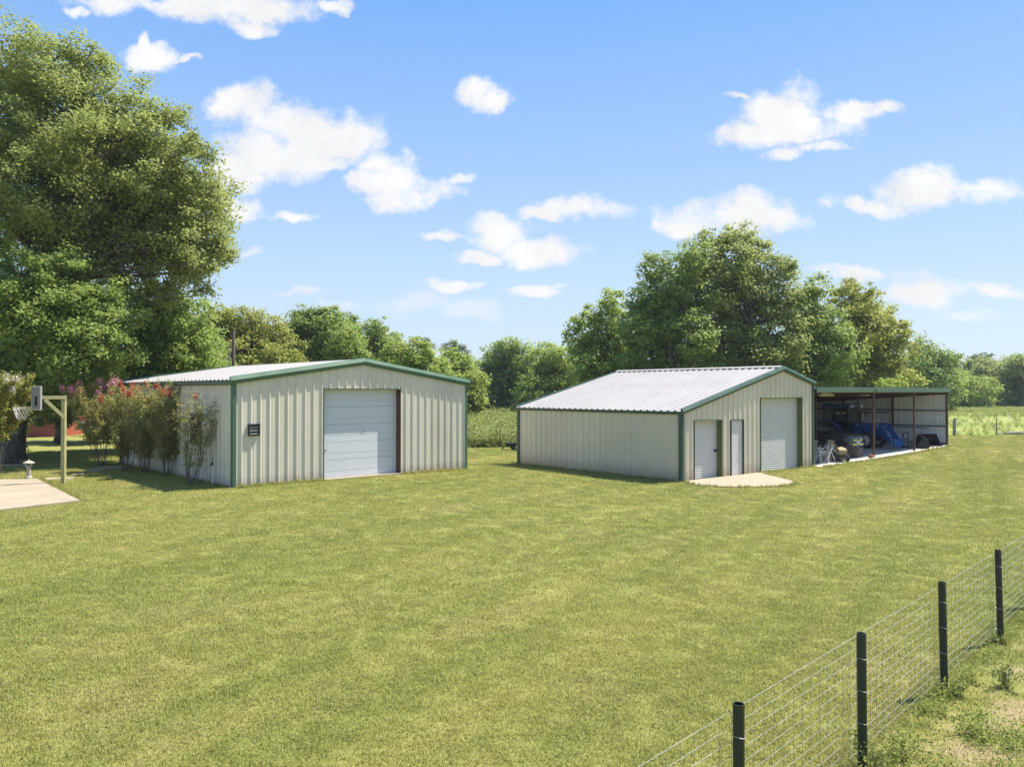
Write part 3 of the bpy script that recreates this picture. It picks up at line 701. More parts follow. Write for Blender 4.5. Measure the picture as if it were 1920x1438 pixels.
wall(port, 'side_panel', (CE + 0.06, 0), (0, 1), (1, 0), 0.02, 8.55, 0.15, 0.14, lambda s: rz(s) + 0.02, [], MAT['galv'])
wall(port, 'rear_panel', (0, 8.6), (1, 0), (0, 1), 8.45, CE, 0.15, 0.0, lambda s: rz(8.6) + 0.02, [], MAT['galv'])
for z_ in (0.26, 1.13, 1.93):
    mb = MB(); mb.bar((CE - 0.02, 0.0, z_), (CE - 0.02, 8.4, z_), 0.05, 0.06); mb.build('girt', MAT['rust'], port)
    mb = MB(); mb.bar((8.5, 8.5, z_), (CE, 8.5, z_), 0.05, 0.06); mb.build('girt', MAT['rust'], port)
for i, (t, v_) in enumerate(((12.3, 1.6), (14.9, 1.2))):
    lt = thing('strip_light', ('unlit pale strip light under the carport roof, the one nearer the barn' if i == 0 else 'unlit pale strip light under the carport roof, the one farther from the barn'), 'light', RL(t, v_, rz(v_) - 0.16), AR, 'strip lights under the carport roof')
    mb = MB(); mb.box((0, 0, 0.03), (1.25, 0.12, 0.05)).box((0, 0, 0.09), (0.9, 0.03, 0.09)); mb.build('housing', MAT['tube'], lt)
    for s_ in (-0.035, 0.035):
        mb = MB(); mb.tube([(-0.6, s_, -0.012), (0.6, s_, -0.012)], 0.013, 8); mb.build('lamp_tube', MAT['tube'], lt)
# boards stored along the side wall
for i, (v0, v1, z_, lab) in enumerate(((2.9, 5.6, 1.78, 'long dark board stored high on the carport side wall above the tractor bonnet'), (1.0, 3.3, 1.02, 'thin dark rod lying level along the carport side wall right of the loader'))):
    mb = MB(); a = RL(CE - 0.15, v0, z_); b = RL(CE - 0.15, v1, z_)
    mb.bar(a, b, 0.12 if i == 0 else 0.03, 0.06 if i == 0 else 0.03)
    tag(mb.build('board' if i == 0 else 'rod', MAT['creo'] if i == 0 else MAT['black']), lab, 'board' if i == 0 else 'rod')

# ------------------------------------------------------------------ things under the carport
def wheel(parent, c, r, w, rimr, tyre='rubber', rim='rimg', axis='X', lugs=0, name='wheel'):
    """tyre with rim and hub, axle along the local axis"""
    mb = MB(); prof = [(rimr, -w * 0.42), (r * 0.93, -w * 0.5), (r, -w * 0.34), (r, w * 0.34), (r * 0.93, w * 0.5), (rimr, w * 0.42)]
    mb.lathe(prof, c, 24, axis, cap=False)
    for k in range(lugs):
        a = 2 * math.pi * k / lugs; R = Matrix.Rotation(a, 3, 'X') if axis == 'X' else Matrix.Rotation(a, 3, 'Y')
        for sgn in (-1, 1):
            off = R @ (Vector((sgn * w * 0.22, 0, r + 0.012)) if axis == 'X' else Vector((0, sgn * w * 0.22, r + 0.012)))
            p = Vector(c) + off; t_ = (R @ Vector((0, 1, 0)) if axis == 'X' else R @ Vector((1, 0, 0)))
            q1 = p + (Vector((w * 0.2, 0, 0)) if axis == 'X' else Vector((0, w * 0.2, 0))) * sgn + t_ * 0.05
            q0 = p - (Vector((w * 0.2, 0, 0)) if axis == 'X' else Vector((0, w * 0.2, 0))) * sgn - t_ * 0.05
            mb.bar(q0, q1, 0.04, 0.04, up=R @ Vector((0, 0, 1)))
    o = mb.build(name, MAT[tyre], parent)
    for poly in o.data.polygons: pass
    rb = MB(); rb.lathe([(rimr * 1.03, -w * 0.43), (rimr * 0.9, -w * 0.40), (rimr * 0.62, -w * 0.26), (rimr * 0.35, -w * 0.24), (rimr * 0.3, -w * 0.36), (0.0, -w * 0.38)], c, 20, axis, cap=False)
    rb.lathe([(rimr * 1.03, w * 0.43), (rimr * 0.9, w * 0.40), (rimr * 0.62, w * 0.26), (rimr * 0.35, w * 0.24), (rimr * 0.3, w * 0.36), (0.0, w * 0.38)], c, 20, axis, cap=False)
    rb.build('rim', MAT[rim], o)
    return o

# black car, nose towards the open front (local -Y is forward)
tc_, vc_ = 14.75, 3.65
car = thing('black_car', 'black car parked nose outward under the carport beside the barn', 'car', RL(tc_, vc_, sz(tc_)), AR)
def car_shell(stations, mat, name, parent, smooth=True):
    """stations along y: list of (y, [(halfwidth, z), ...]) rings mirrored across x"""
    mb = MB(); n = None; rows = []
    for y, ring in stations:
        pts = [(w, y, z) for w, z in ring] + [(-w, y, z) for w, z in ring[::-1]]
        rows.append(pts); n = len(pts)
    vs = [p for r in rows for p in r]
    fs = [(i * n + k, i * n + (k + 1) % n, (i + 1) * n + (k + 1) % n, (i + 1) * n + k) for i in range(len(rows) - 1) for k in range(n)]
    fs += [tuple(range(n))[::-1], tuple((len(rows) - 1) * n + k for k in range(n))]
    mb.add(vs, fs); return mb.build(name, mat, parent, smooth=smooth)
def ring(w, zb, zm, zt, f=0.93): return [(w * 0.86, zb), (w, zb + 0.08), (w, zm), (w * f, zt - 0.03), (w * 0.55, zt), (w * 0.2, zt + 0.012)]
body = car_shell([(-2.28, ring(0.70, 0.30, 0.55, 0.72)), (-2.18, ring(0.82, 0.22, 0.62, 0.84)), (-1.85, ring(0.88, 0.20, 0.72, 0.93)), (-1.2, ring(0.91, 0.20, 0.80, 0.99)), (-0.75, ring(0.91, 0.20, 0.84, 1.03)),
    (0.6, ring(0.92, 0.20, 0.86, 1.0)), (1.7, ring(0.91, 0.20, 0.88, 1.02)), (2.15, ring(0.86, 0.25, 0.84, 0.98)), (2.28, ring(0.74, 0.34, 0.7, 0.86))], MAT['carp'], 'body', car)
car_shell([(-0.85, [(0.80, 0.98), (0.79, 0.99), (0.70, 1.0), (0.3, 1.005)]), (-0.15, [(0.80, 0.98), (0.70, 1.30), (0.62, 1.36), (0.3, 1.38)]), (0.35, [(0.80, 0.98), (0.69, 1.36), (0.60, 1.43), (0.3, 1.455)]),
    (1.0, [(0.80, 0.98), (0.69, 1.36), (0.60, 1.42), (0.3, 1.445)]), (1.75, [(0.78, 0.98), (0.70, 1.14), (0.62, 1.18), (0.3, 1.2)]), (2.0, [(0.74, 0.97), (0.73, 0.98), (0.65, 0.99), (0.3, 1.0)])], MAT['glassc'], 'windows', car)
mb = MB(); mb.box((0, 0.55, 1.45), (1.16, 0.95, 0.03))
for s_ in (-1, 1):
    mb.bar((s_ * 0.80, -0.78, 1.0), (s_ * 0.63, -0.02, 1.42), 0.05, 0.04).bar((s_ * 0.745, 0.5, 1.0), (s_ * 0.64, 0.5, 1.43), 0.06, 0.04).bar((s_ * 0.63, 1.0, 1.43), (s_ * 0.76, 1.9, 1.0), 0.07, 0.04).bar((s_ * 0.64, -0.02, 1.425), (s_ * 0.64, 1.0, 1.44), 0.05, 0.04)
mb.build('roof', MAT['carp'], car, bevel=0.01)
for s_ in (-1, 1):
    mb = MB(); mb.prism([(0, 0), (0.34, 0.02), (0.30, 0.15), (0.02, 0.13)], lambda a, b, w: (s_ * (0.44 + a), -2.22 + w + a * 0.42, 0.66 + b), -0.02, 0.1)
    hl = mb.build('headlight', MAT['lens'], car)
    mb = MB(); mb.lathe([(0.05, -0.012), (0.052, 0.0), (0.0, 0.012)], (s_ * 0.60, -2.185, 0.735), 12, 'Y'); mb.build('bulb_ring', MAT['chrome'], hl)
    mb = MB(); mb.box((s_ * 0.98, -0.55, 1.03), (0.20, 0.10, 0.13)).bar((s_ * 0.84, -0.58, 0.98), (s_ * 0.95, -0.56, 1.01), 0.05, 0.04); mr = mb.build('mirror', MAT['carp'], car, bevel=0.02)
    mb = MB(); mb.box((s_ * 0.98, -0.607, 1.035), (0.17, 0.012, 0.03)); mb.build('mirror_trim', MAT['chrome'], mr)
    for y_ in (-1.38, 1.40): wheel(car, (s_ * 0.80, y_, 0.31), 0.325, 0.22, 0.215)
mb = MB(); mb.box((0, -2.275, 0.60), (0.80, 0.03, 0.10)).box((0, -2.27, 0.40), (1.0, 0.03, 0.10)); mb.build('grille', MAT['chrome'], car)
mb = MB(); mb.box((0, -2.30, 0.50), (0.32, 0.012, 0.13)); mb.build('number_plate', MAT['whitep'], car)

# blue tractor with front loader
tt, vt_ = 17.75, 3.2
trac = thing('blue_tractor', 'blue farm tractor with cab and front loader parked behind the black car', 'tractor', RL(tt, vt_, sz(tt)), AR)
fa, ra = -1.05, 0.95
for s_ in (-1, 1):
    wheel(trac, (s_ * 0.60, fa, 0.40), 0.39, 0.27, 0.24, lugs=14)
    wheel(trac, (s_ * 0.68, ra, 0.62), 0.60, 0.36, 0.34, lugs=18)
    mb = MB(); pts = [(s_ * 0.68, ra + 0.70 * math.cos(a), 0.62 + 0.70 * math.sin(a)) for a in np.linspace(math.radians(15), math.radians(165), 9)]
    for p, q in zip(pts[:-1], pts[1:]): mb.bar(p, q, 0.40, 0.03, up=(0, (p[1] + q[1]) / 2 - ra, (p[2] + q[2]) / 2 - 0.62))
    mb.build('fender', MAT['bluep'], trac)
mb = MB(); mb.prism([(-1.62, 0.62), (-1.66, 0.95), (-1.5, 1.16), (-0.2, 1.26), (-0.2, 0.66)], lambda a, b, w: (w, a, b), -0.28, 0.28); mb.build('bonnet', MAT['bluep'], trac, bevel=0.04)
mb = MB(); mb.box((0, -1.675, 0.85), (0.42, 0.03, 0.30)); mb.build('grille', MAT['black'], trac)
mb = MB(); mb.box((0, -0.5, 0.55), (0.40, 2.2, 0.30)).box((0, fa, 0.42), (1.1, 0.14, 0.14)).box((0, ra, 0.62), (1.1, 0.22, 0.26)); mb.build('chassis', MAT['black'], trac)
mb = MB(); cabv = []
for s_ in (-1, 1):
    for y_, yt in ((-0.2, -0.05), (0.6, 0.6), (1.25, 1.2)): mb.bar((s_ * 0.62, y_, 0.85), (s_ * 0.56, yt, 2.02), 0.06, 0.06)
    mb.bar((s_ * 0.62, -0.2, 0.9), (s_ * 0.62, 1.25, 0.9), 0.06, 0.08)
mb.box((0, 0.5, 0.75), (1.2, 1.4, 0.2)); cab = mb.build('cab_frame', MAT['black'], trac)
mb = MB()
for s_ in (-1, 1): mb.add([(s_ * 0.60, -0.17, 0.95), (s_ * 0.60, 1.22, 0.95), (s_ * 0.545, 1.18, 2.0), (s_ * 0.545, -0.05, 2.0)], [(0, 1, 2, 3)])
mb.add([(-0.6, -0.18, 0.95), (0.6, -0.18, 0.95), (0.55, -0.06, 2.0), (-0.55, -0.06, 2.0)], [(0, 1, 2, 3)]).add([(-0.6, 1.24, 0.95), (0.6, 1.24, 0.95), (0.55, 1.19, 2.0), (-0.55, 1.19, 2.0)], [(0, 1, 2, 3)])
gl = newmat('cab_glass'); t_ = NT(gl); gg = t_.n('ShaderNodeBsdfGlossy'); gg.inputs[1].default_value = 0.03; tt_ = t_.n('ShaderNodeBsdfTransparent'); tt_.inputs[0].default_value = (0.55, 0.6, 0.6, 1)
mm = t_.n('ShaderNodeMixShader'); mm.inputs[0].default_value = 0.12; t_.l(tt_.outputs[0], mm.inputs[1]); t_.l(gg.outputs[0], mm.inputs[2]); t_.out(mm.outputs[0])
mb.build('glass', gl, cab)
mb = MB(); mb.box((0, 0.56, 2.10), (1.26, 1.56, 0.15)); mb.build('cab_roof', MAT['bluep'], trac, bevel=0.04)
for s_ in (-1, 1):
    mb = MB(); mb.box((s_ * 0.48, -0.26, 2.07), (0.14, 0.05, 0.09)); mb.build('work_light', MAT['lens'], trac)
    mb = MB(); mb.bar((s_ * 0.62, -0.18, 1.75), (s_ * 0.86, -0.3, 1.75), 0.02, 0.02).box((s_ * 0.88, -0.3, 1.62), (0.13, 0.03, 0.26)); mb.build('mirror', MAT['black'], trac)
mb = MB(); mb.box((0, 0.7, 1.05), (0.45, 0.45, 0.12)).box((0, 0.92, 1.32), (0.45, 0.1, 0.5)); mb.build('seat', MAT['black'], trac)
mb = MB(); mb.tube([(0.20, -0.35, 1.2), (0.20, -0.35, 1.85)], 0.03, 8); mb.build('exhaust', MAT['black'], trac)
for s_ in (-1, 1):
    x = s_ * 0.46
    mb = MB(); mb.prism([(-0.45, 1.22), (-0.40, 1.06), (-1.55, 0.98), (-2.22, 0.22), (-2.38, 0.30), (-1.72, 1.18), (-1.5, 1.24)], lambda a, b, w: (x + w, a, b), -0.045, 0.045); arm = mb.build('loader_arm', MAT['bluep'], trac)
    mb = MB(); mb.tube([(x + 0.0, -1.50, 1.30), (x, -2.12, 0.62)], 0.03, 8).tube([(x, -2.0, 0.75), (x, -2.3, 0.42)], 0.017, 8); mb.build('cylinder', MAT['chrome'], arm)
    for y_, z_ in ((-1.55, 1.12), (-0.5, 1.14), (-2.28, 0.32)):
        mb = MB(); mb.lathe([(0.035, -0.07), (0.035, 0.07)], (x, y_, z_), 8, 'X'); mb.build('pin', MAT['rimg'], arm)
    mb = MB(); mb.box((s_ * 0.40, -0.48, 0.85), (0.10, 0.18, 0.75)); mb.build('loader_post', MAT['bluep'], trac)
mb = MB(); mb.tube([(-0.46, -1.98, 0.62), (0.46, -1.98, 0.62)], 0.05, 8); mb.build('cross_tube', MAT['bluep'], trac)
mb = MB(); mb.box((0, -2.36, 0.30), (1.05, 0.05, 0.36)); mb.build('coupler', MAT['bluep'], trac)
# pallet fork frame
pf = thing('fork_frame', 'grey pallet fork frame standing upright just in front of the blue loader', 'fork frame', RL(18.55, 0.85, sz(18.5)), AR)
mb = MB()
for x in (-0.3, 0.3): mb.bar((x, 0, 0), (x, 0, 0.78), 0.07, 0.05)
for z_ in (0.05, 0.42, 0.75): mb.bar((-0.33, 0, z_), (0.33, 0, z_), 0.05, 0.08)
mb.build('frame', MAT['black'], pf)
for x in (-0.2, 0.2):
    mb = MB(); mb.bar((x, -0.05, 0.04), (x, -0.05, 0.6), 0.09, 0.03).bar((x, -0.05, 0.03), (x, -0.62, 0.02), 0.09, 0.03); mb.build('tine', MAT['metalg'], pf)
# two loader buckets
def bucket(label, t, v_, rz_, w, mat, sc=1.0):
    b = thing('loader_bucket', label, 'bucket', RL(t, v_, sz(t)), AR + rz_, 'loader buckets on the carport slab')
    pr = [(0.30, 0.0), (-0.28, 0.0), (-0.34, 0.10), (-0.26, 0.40), (-0.05, 0.56), (0.02, 0.55), (-0.20, 0.36), (-0.27, 0.11), (-0.23, 0.05), (0.30, 0.02)]
    mb = MB(); mb.prism([(a * sc, c * sc) for a, c in pr], lambda a, c, e: (e, -a, c), -w / 2, w / 2); mb.build('shell', MAT[mat], b)
    for s_ in (-1, 1):
        mb = MB(); mb.prism([(0.30 * sc, 0.0), (-0.28 * sc, 0.0), (-0.34 * sc, 0.10 * sc), (-0.26 * sc, 0.40 * sc), (-0.05 * sc, 0.56 * sc)], lambda a, c, e: (e, -a, c), s_ * w / 2 - 0.012, s_ * w / 2 + 0.012); mb.build('side_plate', MAT[mat], b)
    mb = MB(); mb.box((0, -0.30 * sc, 0.012), (w, 0.10, 0.02)); mb.build('cutting_edge', MAT['metalg'], b)
bucket('dark open loader bucket tipped on the slab edge, nearer the last post', 18.95, 0.25, math.radians(-155), 0.75, 'black')
bucket('black loader bucket standing against the end wall of the carport', 20.05, 0.40, math.radians(-20), 1.1, 'black', 1.12)
# wheelie bin
bn = thing('wheelie_bin', 'grey-green wheelie bin standing just inside the carport by the barn corner', 'bin', RL(8.74, 0.50, sz(8.7)), AR)
mb = MB(); mb.add([(-0.23, -0.25, 0.06), (0.23, -0.25, 0.06), (0.23, 0.25, 0.06), (-0.23, 0.25, 0.06), (-0.29, -0.33, 0.95), (0.29, -0.33, 0.95), (0.29, 0.33, 0.95), (-0.29, 0.33, 0.95)], [(0, 3, 2, 1), (4, 5, 6, 7), (0, 1, 5, 4), (1, 2, 6, 5), (2, 3, 7, 6), (3, 0, 4, 7)]); mb.build('body', MAT['bin'], bn, bevel=0.02)
mb = MB(); mb.prism([(-0.36, 0.95), (0.38, 0.95), (0.36, 1.03), (0.0, 1.08), (-0.33, 1.02)], lambda a, b, w: (w, a, b), -0.31, 0.31); mb.build('lid', MAT['bin'], bn, bevel=0.015)
mb = MB(); mb.box((0.232, -0.1, 0.68), (0.1, 0.12, 0.14)); mb.build('sticker', MAT['whitep'], bn)
for s_ in (-1, 1): wheel(bn, (s_ * 0.25, 0.30, 0.11), 0.12, 0.06, 0.06)
# riding mower
mo = thing('riding_mower', 'small riding mower with tan hood parked at the slab edge behind the bin', 'mower', RL(10.95, 0.40, sz(10.9)), AR + math.radians(-35)); mo.scale = (0.78, 0.78, 0.85)
mb = MB(); mb.prism([(-0.75, 0.32), (-0.78, 0.55), (-0.70, 0.66), (-0.15, 0.74), (-0.10, 0.34)], lambda a, b, w: (w, a, b), -0.24, 0.24); mb.build('hood', MAT['tan'], mo, bevel=0.04)
mb = MB(); mb.box((0, 0.35, 0.42), (0.62, 0.75, 0.16)).box((0, -0.1, 0.30), (0.5, 1.4, 0.10)); mb.build('chassis', MAT['black'], mo, bevel=0.02)
mb = MB(); mb.box((0, 0.38, 0.60), (0.42, 0.40, 0.12)).box((0, 0.60, 0.82), (0.42, 0.10, 0.42), rx=math.radians(-12)); mb.build('seat', MAT['tan'], mo, bevel=0.04)
mb = MB(); mb.tube([(0, -0.12, 0.7), (0, 0.02, 0.95)], 0.02, 8).lathe([(0.15, -0.012), (0.17, 0.0), (0.15, 0.012), (0.14, 0.0), (0.15, -0.012)], (0, 0.03, 0.96), 14); mb.build('steering_wheel', MAT['black'], mo)
mb = MB(); mb.lathe([(0.0, 0.28), (0.45, 0.26), (0.50, 0.14), (0.48, 0.12)], (0, -0.02, 0.02), 18); mb.build('mower_deck', MAT['tan'], mo, smooth=True)
for s_ in (-1, 1):
    wheel(mo, (s_ * 0.34, -0.55, 0.17), 0.18, 0.13, 0.09); wheel(mo, (s_ * 0.34, 0.45, 0.23), 0.24, 0.20, 0.11)
# heap of tubing
hp = thing('tube_heap', 'tangled heap of thin pale grey tubing between the bin and the mower', 'tubing', RL(9.85, 0.35, sz(9.9)), AR)
r_ = random.Random(4)
for k in range(34):
    a = r_.uniform(0, 6.28); c = Vector((r_.uniform(-0.55, 0.55), r_.uniform(-0.25, 0.3), 0))
    p = [c + Vector((0, 0, 0.02)), c + Vector((r_.uniform(-.2, .2), r_.uniform(-.15, .15), r_.uniform(0.25, 0.45))), c + Vector((r_.uniform(-.35, .35), r_.uniform(-.2, .2), r_.uniform(0.4, 0.85))), c + Vector((r_.uniform(-.5, .5), r_.uniform(-.2, .2), r_.uniform(0.1, 0.75)))]
    mb = MB(); mb.tube(p, r_.uniform(0.010, 0.018), 5); mb.build('tube', MAT['metalg'] if k % 3 else MAT['galv'], hp)
# crate with sheet
cr = thing('weathered_crate', 'big dark weathered brown crate tilted in front of the black car', 'crate', RL(12.95, 0.62, sz(12.9)), AR + math.radians(12)); cr.scale = (0.70, 0.70, 0.52)
mb = MB()
mb.add([(-0.55, -0.35, 0.02), (0.55, -0.35, 0.02), (0.55, 0.4, 0.02), (-0.55, 0.4, 0.02), (-0.65, -0.30, 1.02), (0.58, -0.38, 0.78), (0.56, 0.4, 0.80), (-0.62, 0.42, 1.05)], [(0, 3, 2, 1), (4, 5, 6, 7), (0, 1, 5, 4), (1, 2, 6, 5), (2, 3, 7, 6), (3, 0, 4, 7)])
mb.build('body', MAT['tarp'], cr, bevel=0.03)
for i in range(6):
    mb = MB(); x0 = -0.56 + i * 0.19; mb.add([(x0, -0.365, 0.03), (x0 + 0.17, -0.365, 0.03), (x0 + 0.165, -0.385, 0.78 - i * 0.02), (x0, -0.37, 0.82 - i * 0.02), (x0, -0.34, 0.03), (x0 + 0.17, -0.34, 0.03), (x0 + 0.165, -0.35, 0.78 - i * 0.02), (x0, -0.34, 0.82 - i * 0.02)], [(0, 1, 2, 3), (1, 5, 6, 2), (0, 3, 7, 4), (3, 2, 6, 7)]); mb.build('board', MAT['tarp'], cr)
jk = thing('toolbox', 'small orange toolbox on the slab edge beside the first post', 'toolbox', RL(13.0, -0.12, sz(13.0)), AR)
mb = MB(); mb.box((0, 0, 0.08), (0.28, 0.16, 0.12)); mb.build('case', MAT['orange'], jk, bevel=0.02)
mb = MB(); mb.tube([(-0.1, 0, 0.16), (-0.09, 0, 0.21), (0.09, 0, 0.21), (0.1, 0, 0.16)], 0.012, 6); mb.build('handle', MAT['black'], jk)

# ------------------------------------------------------------------ basketball hoop, pad, path, lantern
hoop = thing('basketball_hoop', 'wooden basketball post with arm, grey backboard and white net beside the pad', 'basketball hoop', (*XY(120, 24.75), 0), 0)
zt = ZZ(741.5, 24.75)
mb = MB(); mb.box((0, 0, zt / 2 - 0.15), (0.115, 0.115, zt + 0.3)); mb.build('post', MAT['lumber'], hoop)
ad = Vector((-0.69, -0.73, 0)).normalized(); au = Vector((-ad.y, ad.x, 0))
mb = MB(); mb.bar(Vector((0, 0, zt - 0.06)) - ad * 0.05 + au * 0.085, Vector((0, 0, zt - 0.06)) + au * 0.085 + ad * 0.76, 0.045, 0.11); mb.build('arm', MAT['lumber'], hoop)
mb = MB(); mb.bar(Vector((0, 0, zt - 0.70)) + au * 0.085, Vector((0, 0, zt - 0.13)) + au * 0.085 + ad * 0.56, 0.045, 0.10); mb.build('brace', MAT['lumber'], hoop)
mb = MB(); mb.tube([Vector((0, 0, zt - 0.12)) + ad * 0.50 + au * 0.03, Vector((0, 0, zt - 0.36)) + ad * 0.745 + au * 0.03], 0.018, 6); mb.build('strut', MAT['green'], hoop)
bn_ = ad; bt = -au
bc = ad * 0.765 + au * 0.05
bz0, bz1 = ZZ(768, 24.6), ZZ(724, 24.6)
def bfn(a, b, w): p = bc + bt * a + bn_ * w; return (p.x, p.y, b)
mb = MB(); bb = None
for k in range(6):
    a0 = -0.43 + k * 0.1435
    q = MB(); q.prism([(a0, bz0 + 0.04), (a0 + 0.139, bz0 + 0.04), (a0 + 0.139, bz1 - 0.04), (a0, bz1 - 0.04)], bfn, 0.0, 0.025 + 0.003 * (k % 2))
    if bb is None:
        fr = MB()
        for pl in ([(-0.47, bz0), (0.47, bz0), (0.47, bz0 + 0.04), (-0.47, bz0 + 0.04)], [(-0.47, bz1 - 0.04), (0.47, bz1 - 0.04), (0.47, bz1), (-0.47, bz1)], [(-0.47, bz0 + 0.04), (-0.43, bz0 + 0.04), (-0.43, bz1 - 0.04), (-0.47, bz1 - 0.04)], [(0.43, bz0 + 0.04), (0.47, bz0 + 0.04), (0.47, bz1 - 0.04), (0.43, bz1 - 0.04)]): fr.prism(pl, bfn, -0.005, 0.04)
        bb = fr.build('backboard', MAT['rim'], hoop)
    q.build('plank', MAT['greywood'], bb)
q = MB(); q.prism([(-0.13, bz0 + 0.14), (0.13, bz0 + 0.14), (0.13, bz0 + 0.42), (-0.13, bz0 + 0.42)], bfn, 0.029, 0.034); q.build('target_square', MAT['black'], bb)
rc = bc + bn_ * 0.42; rzz = ZZ(763.5, 24.6)
mb = MB(); mb.tube([(rc.x + 0.225 * math.cos(a), rc.y + 0.225 * math.sin(a), rzz) for a in np.linspace(0, 2 * math.pi, 25)], 0.011, 6, cap=False)
mb.bar(bc + bn_ * 0.03 + Vector((0, 0, rzz)), rc - bn_ * 0.22 + Vector((0, 0, rzz)), 0.12, 0.03); rim_ = mb.build('rim', MAT['rim'], hoop)
mb = MB()
for k in range(12):
    for sg in (-1, 1):
        pts = []
        for j in range(7):
            f_ = j / 6; a = 2 * math.pi * (k + sg * f_ * 1.5) / 12; r = 0.215 * (1 - f_) ** 0.8 * 0.55 + 0.10 + (0.0 if f_ < 0.7 else 0.0)
            if j == 0: r = 0.22
            pts.append((rc.x + r * math.cos(a), rc.y + r * math.sin(a), rzz - 0.36 * f_))
        mb.tube(pts, 0.0075, 4)
mb.build('net', MAT['net'], rim_)
# concrete pad: two slabs and a joint
pad = bpy.data.objects.new('concrete_pad', None); COL.objects.link(pad); tag(pad, kind='structure')
p1, p2 = Vector((-11.38, 20.65)), Vector((-15.6, 25.75)); ee = Vector((-0.78, -0.62)); ef = Vector((-0.55, -0.83))
ma = p1.lerp(p2, 0.56); mb_ = p1.lerp(p2, 0.562)
for q in ([p1, ma, ma + Vector((-0.95, -0.03)) * 9, p1 + ef * 9], [mb_, p2, p2 + Vector((-0.97, -0.15)) * 9, mb_ + Vector((-0.95, -0.03)) * 9]):
    m = MB(); m.prism([tuple(x) for x in q], lambda a, b, w: (a, b, w), -0.2, 0.045); m.build('slab', MAT['conc'], pad)
path = bpy.data.objects.new('garden_path', None); COL.objects.link(path); tag(path, kind='structure')
for cpx, w_, d_, r_z in ((Vector((-15.0, 25.9)), 0.85, 0.55, 0.2), (Vector((-15.12, 27.3)), 0.34, 0.5, 0.4), (Vector((-15.15, 28.6)), 0.5, 0.7, 0.3), (Vector((-15.25, 29.7)), 0.9, 0.8, 0.4)):
    m = MB(); m.box((cpx.x, cpx.y, -0.03), (w_, d_, 0.15), rz=r_z); m.build('slab', MAT['conc'], path, bevel=0.01)
m = MB(); a, b = G(-60, 873, 0.05), G(52, 871, 0.05); m.bar((a.x, a.y, 0.0), (b.x, b.y, 0.0), 0.16, 0.16); tag(m.build('edging_kerb', MAT['conc'], None, bevel=0.01), kind='structure')
# stone lantern
la = thing('garden_lantern', 'small weathered stone pedestal lantern on the far edge of the pad', 'lantern', G(55, 896.5, 0.03), 0.4)
m = MB(); m.lathe([(0.115, -0.06), (0.115, 0.03), (0.085, 0.06), (0.07, 0.10), (0.062, 0.36), (0.075, 0.39)], (0, 0, 0), 14); m.build('column', MAT['stone'], la, smooth=False)
m = MB(); m.box((0, 0, 0.40), (0.19, 0.19, 0.03))
for sx in (-1, 1):
    for sy in (-1, 1): m.box((sx * 0.07, sy * 0.07, 0.455), (0.04, 0.04, 0.09))
m.build('lamp_housing', MAT['stone'], la)
m = MB(); m.lathe([(0.175, 0.50), (0.17, 0.525), (0.09, 0.565), (0.03, 0.585), (0.03, 0.61), (0.0, 0.635)], (0, 0, 0), 12); m.build('cap', MAT['stone'], la)

# ------------------------------------------------------------------ near wire fence
Dw = 1.955
fp = [(1383, 1316), (1613, 1185), (1764, 1090), (1869, 1030)]
posts = []
for a, b in fp:
    Y = F * Dw / (b - HZ); posts.append(Vector(((a - 960) / F * Y, Y)))
dirf = (posts[3] - posts[0]).normalized()
posts = [posts[0] - dirf * 4.5, posts[0] - dirf * 2.2] + posts + [posts[3] + dirf * 2.3, posts[3] + dirf * 4.6]
fence = thing('wire_fence', 'woven wire field fence on dark green pipe posts running along the mown lawn', 'fence', (posts[0].x, posts[0].y, 0))
O0 = Vector((posts[0].x, posts[0].y, 0)); ZT = CAMH - Dw
lean = [0, 0, 0.0, 0.002, 0.008, 0.012, 0, 0]
for i, p in enumerate(posts):
    zb = ground_at(p.x, p.y) - 0.3
    m = MB(); q = Vector((p.x, p.y, 0)) - O0; R = 0.037
    bx = q + Vector((lean[i] * 3, 0, zb)); tx = q + Vector((0, 0, ZT))
    m.tube([bx, tx], R, 14, cap=False)
    m.tube([tx, tx + Vector((0, 0, -0.25))], R * 0.82, 14, cap=False)
    n_ = 14; vs = [tx + Vector((math.cos(2 * math.pi * k / n_), math.sin(2 * math.pi * k / n_), 0)) * rr for rr in (R, R * 0.82) for k in range(n_)]
    m.add(vs, [(k, (k + 1) % n_, n_ + (k + 1) % n_, n_ + k) for k in range(n_)])
    po = m.build('post', MAT['postg'], fence)
    po.data.polygons.foreach_set('use_smooth', [True] * len(po.data.polygons))
    for hh in (0.20, 0.46, 0.72, 0.98):
        m = MB(); c = q + Vector((0, 0, ZT - hh)); m.tube([c + Vector((math.cos(a) * (R + .004), math.sin(a) * (R + .004), 0.006 * math.sin(a * 2))) for a in np.linspace(0, 6.283, 13)], 0.0028, 4, cap=False); m.build('tie_wire', MAT['wire'], po)
side = Vector((dirf.y, -dirf.x, 0)) * -0.046
hs = [0.055, 0.155, 0.245, 0.335, 0.425, 0.515, 0.600, 0.685, 0.770, 0.850, 0.930, 1.010]
Lf = (posts[-1] - posts[0]).length
nseg = int(Lf / 0.075)
for j, hh in enumerate(hs):
    m = MB(); pts = []
    for k in range(nseg + 1):
        s_ = k * 0.075; p = Vector((dirf.x, dirf.y, 0)) * s_ + side
        z = ZT - hh + 0.0016 * (1 if k % 2 else -1) + 0.008 * math.sin(s_ * 1.3 + j) * (0.4 + 0.6 * (j > 8))
        pts.append(p + Vector((0, 0, z)))
    m.tube(pts, 0.0019 if j else 0.0023, 4, cap=False); m.build('wire', MAT['wire'], fence)
m = MB()
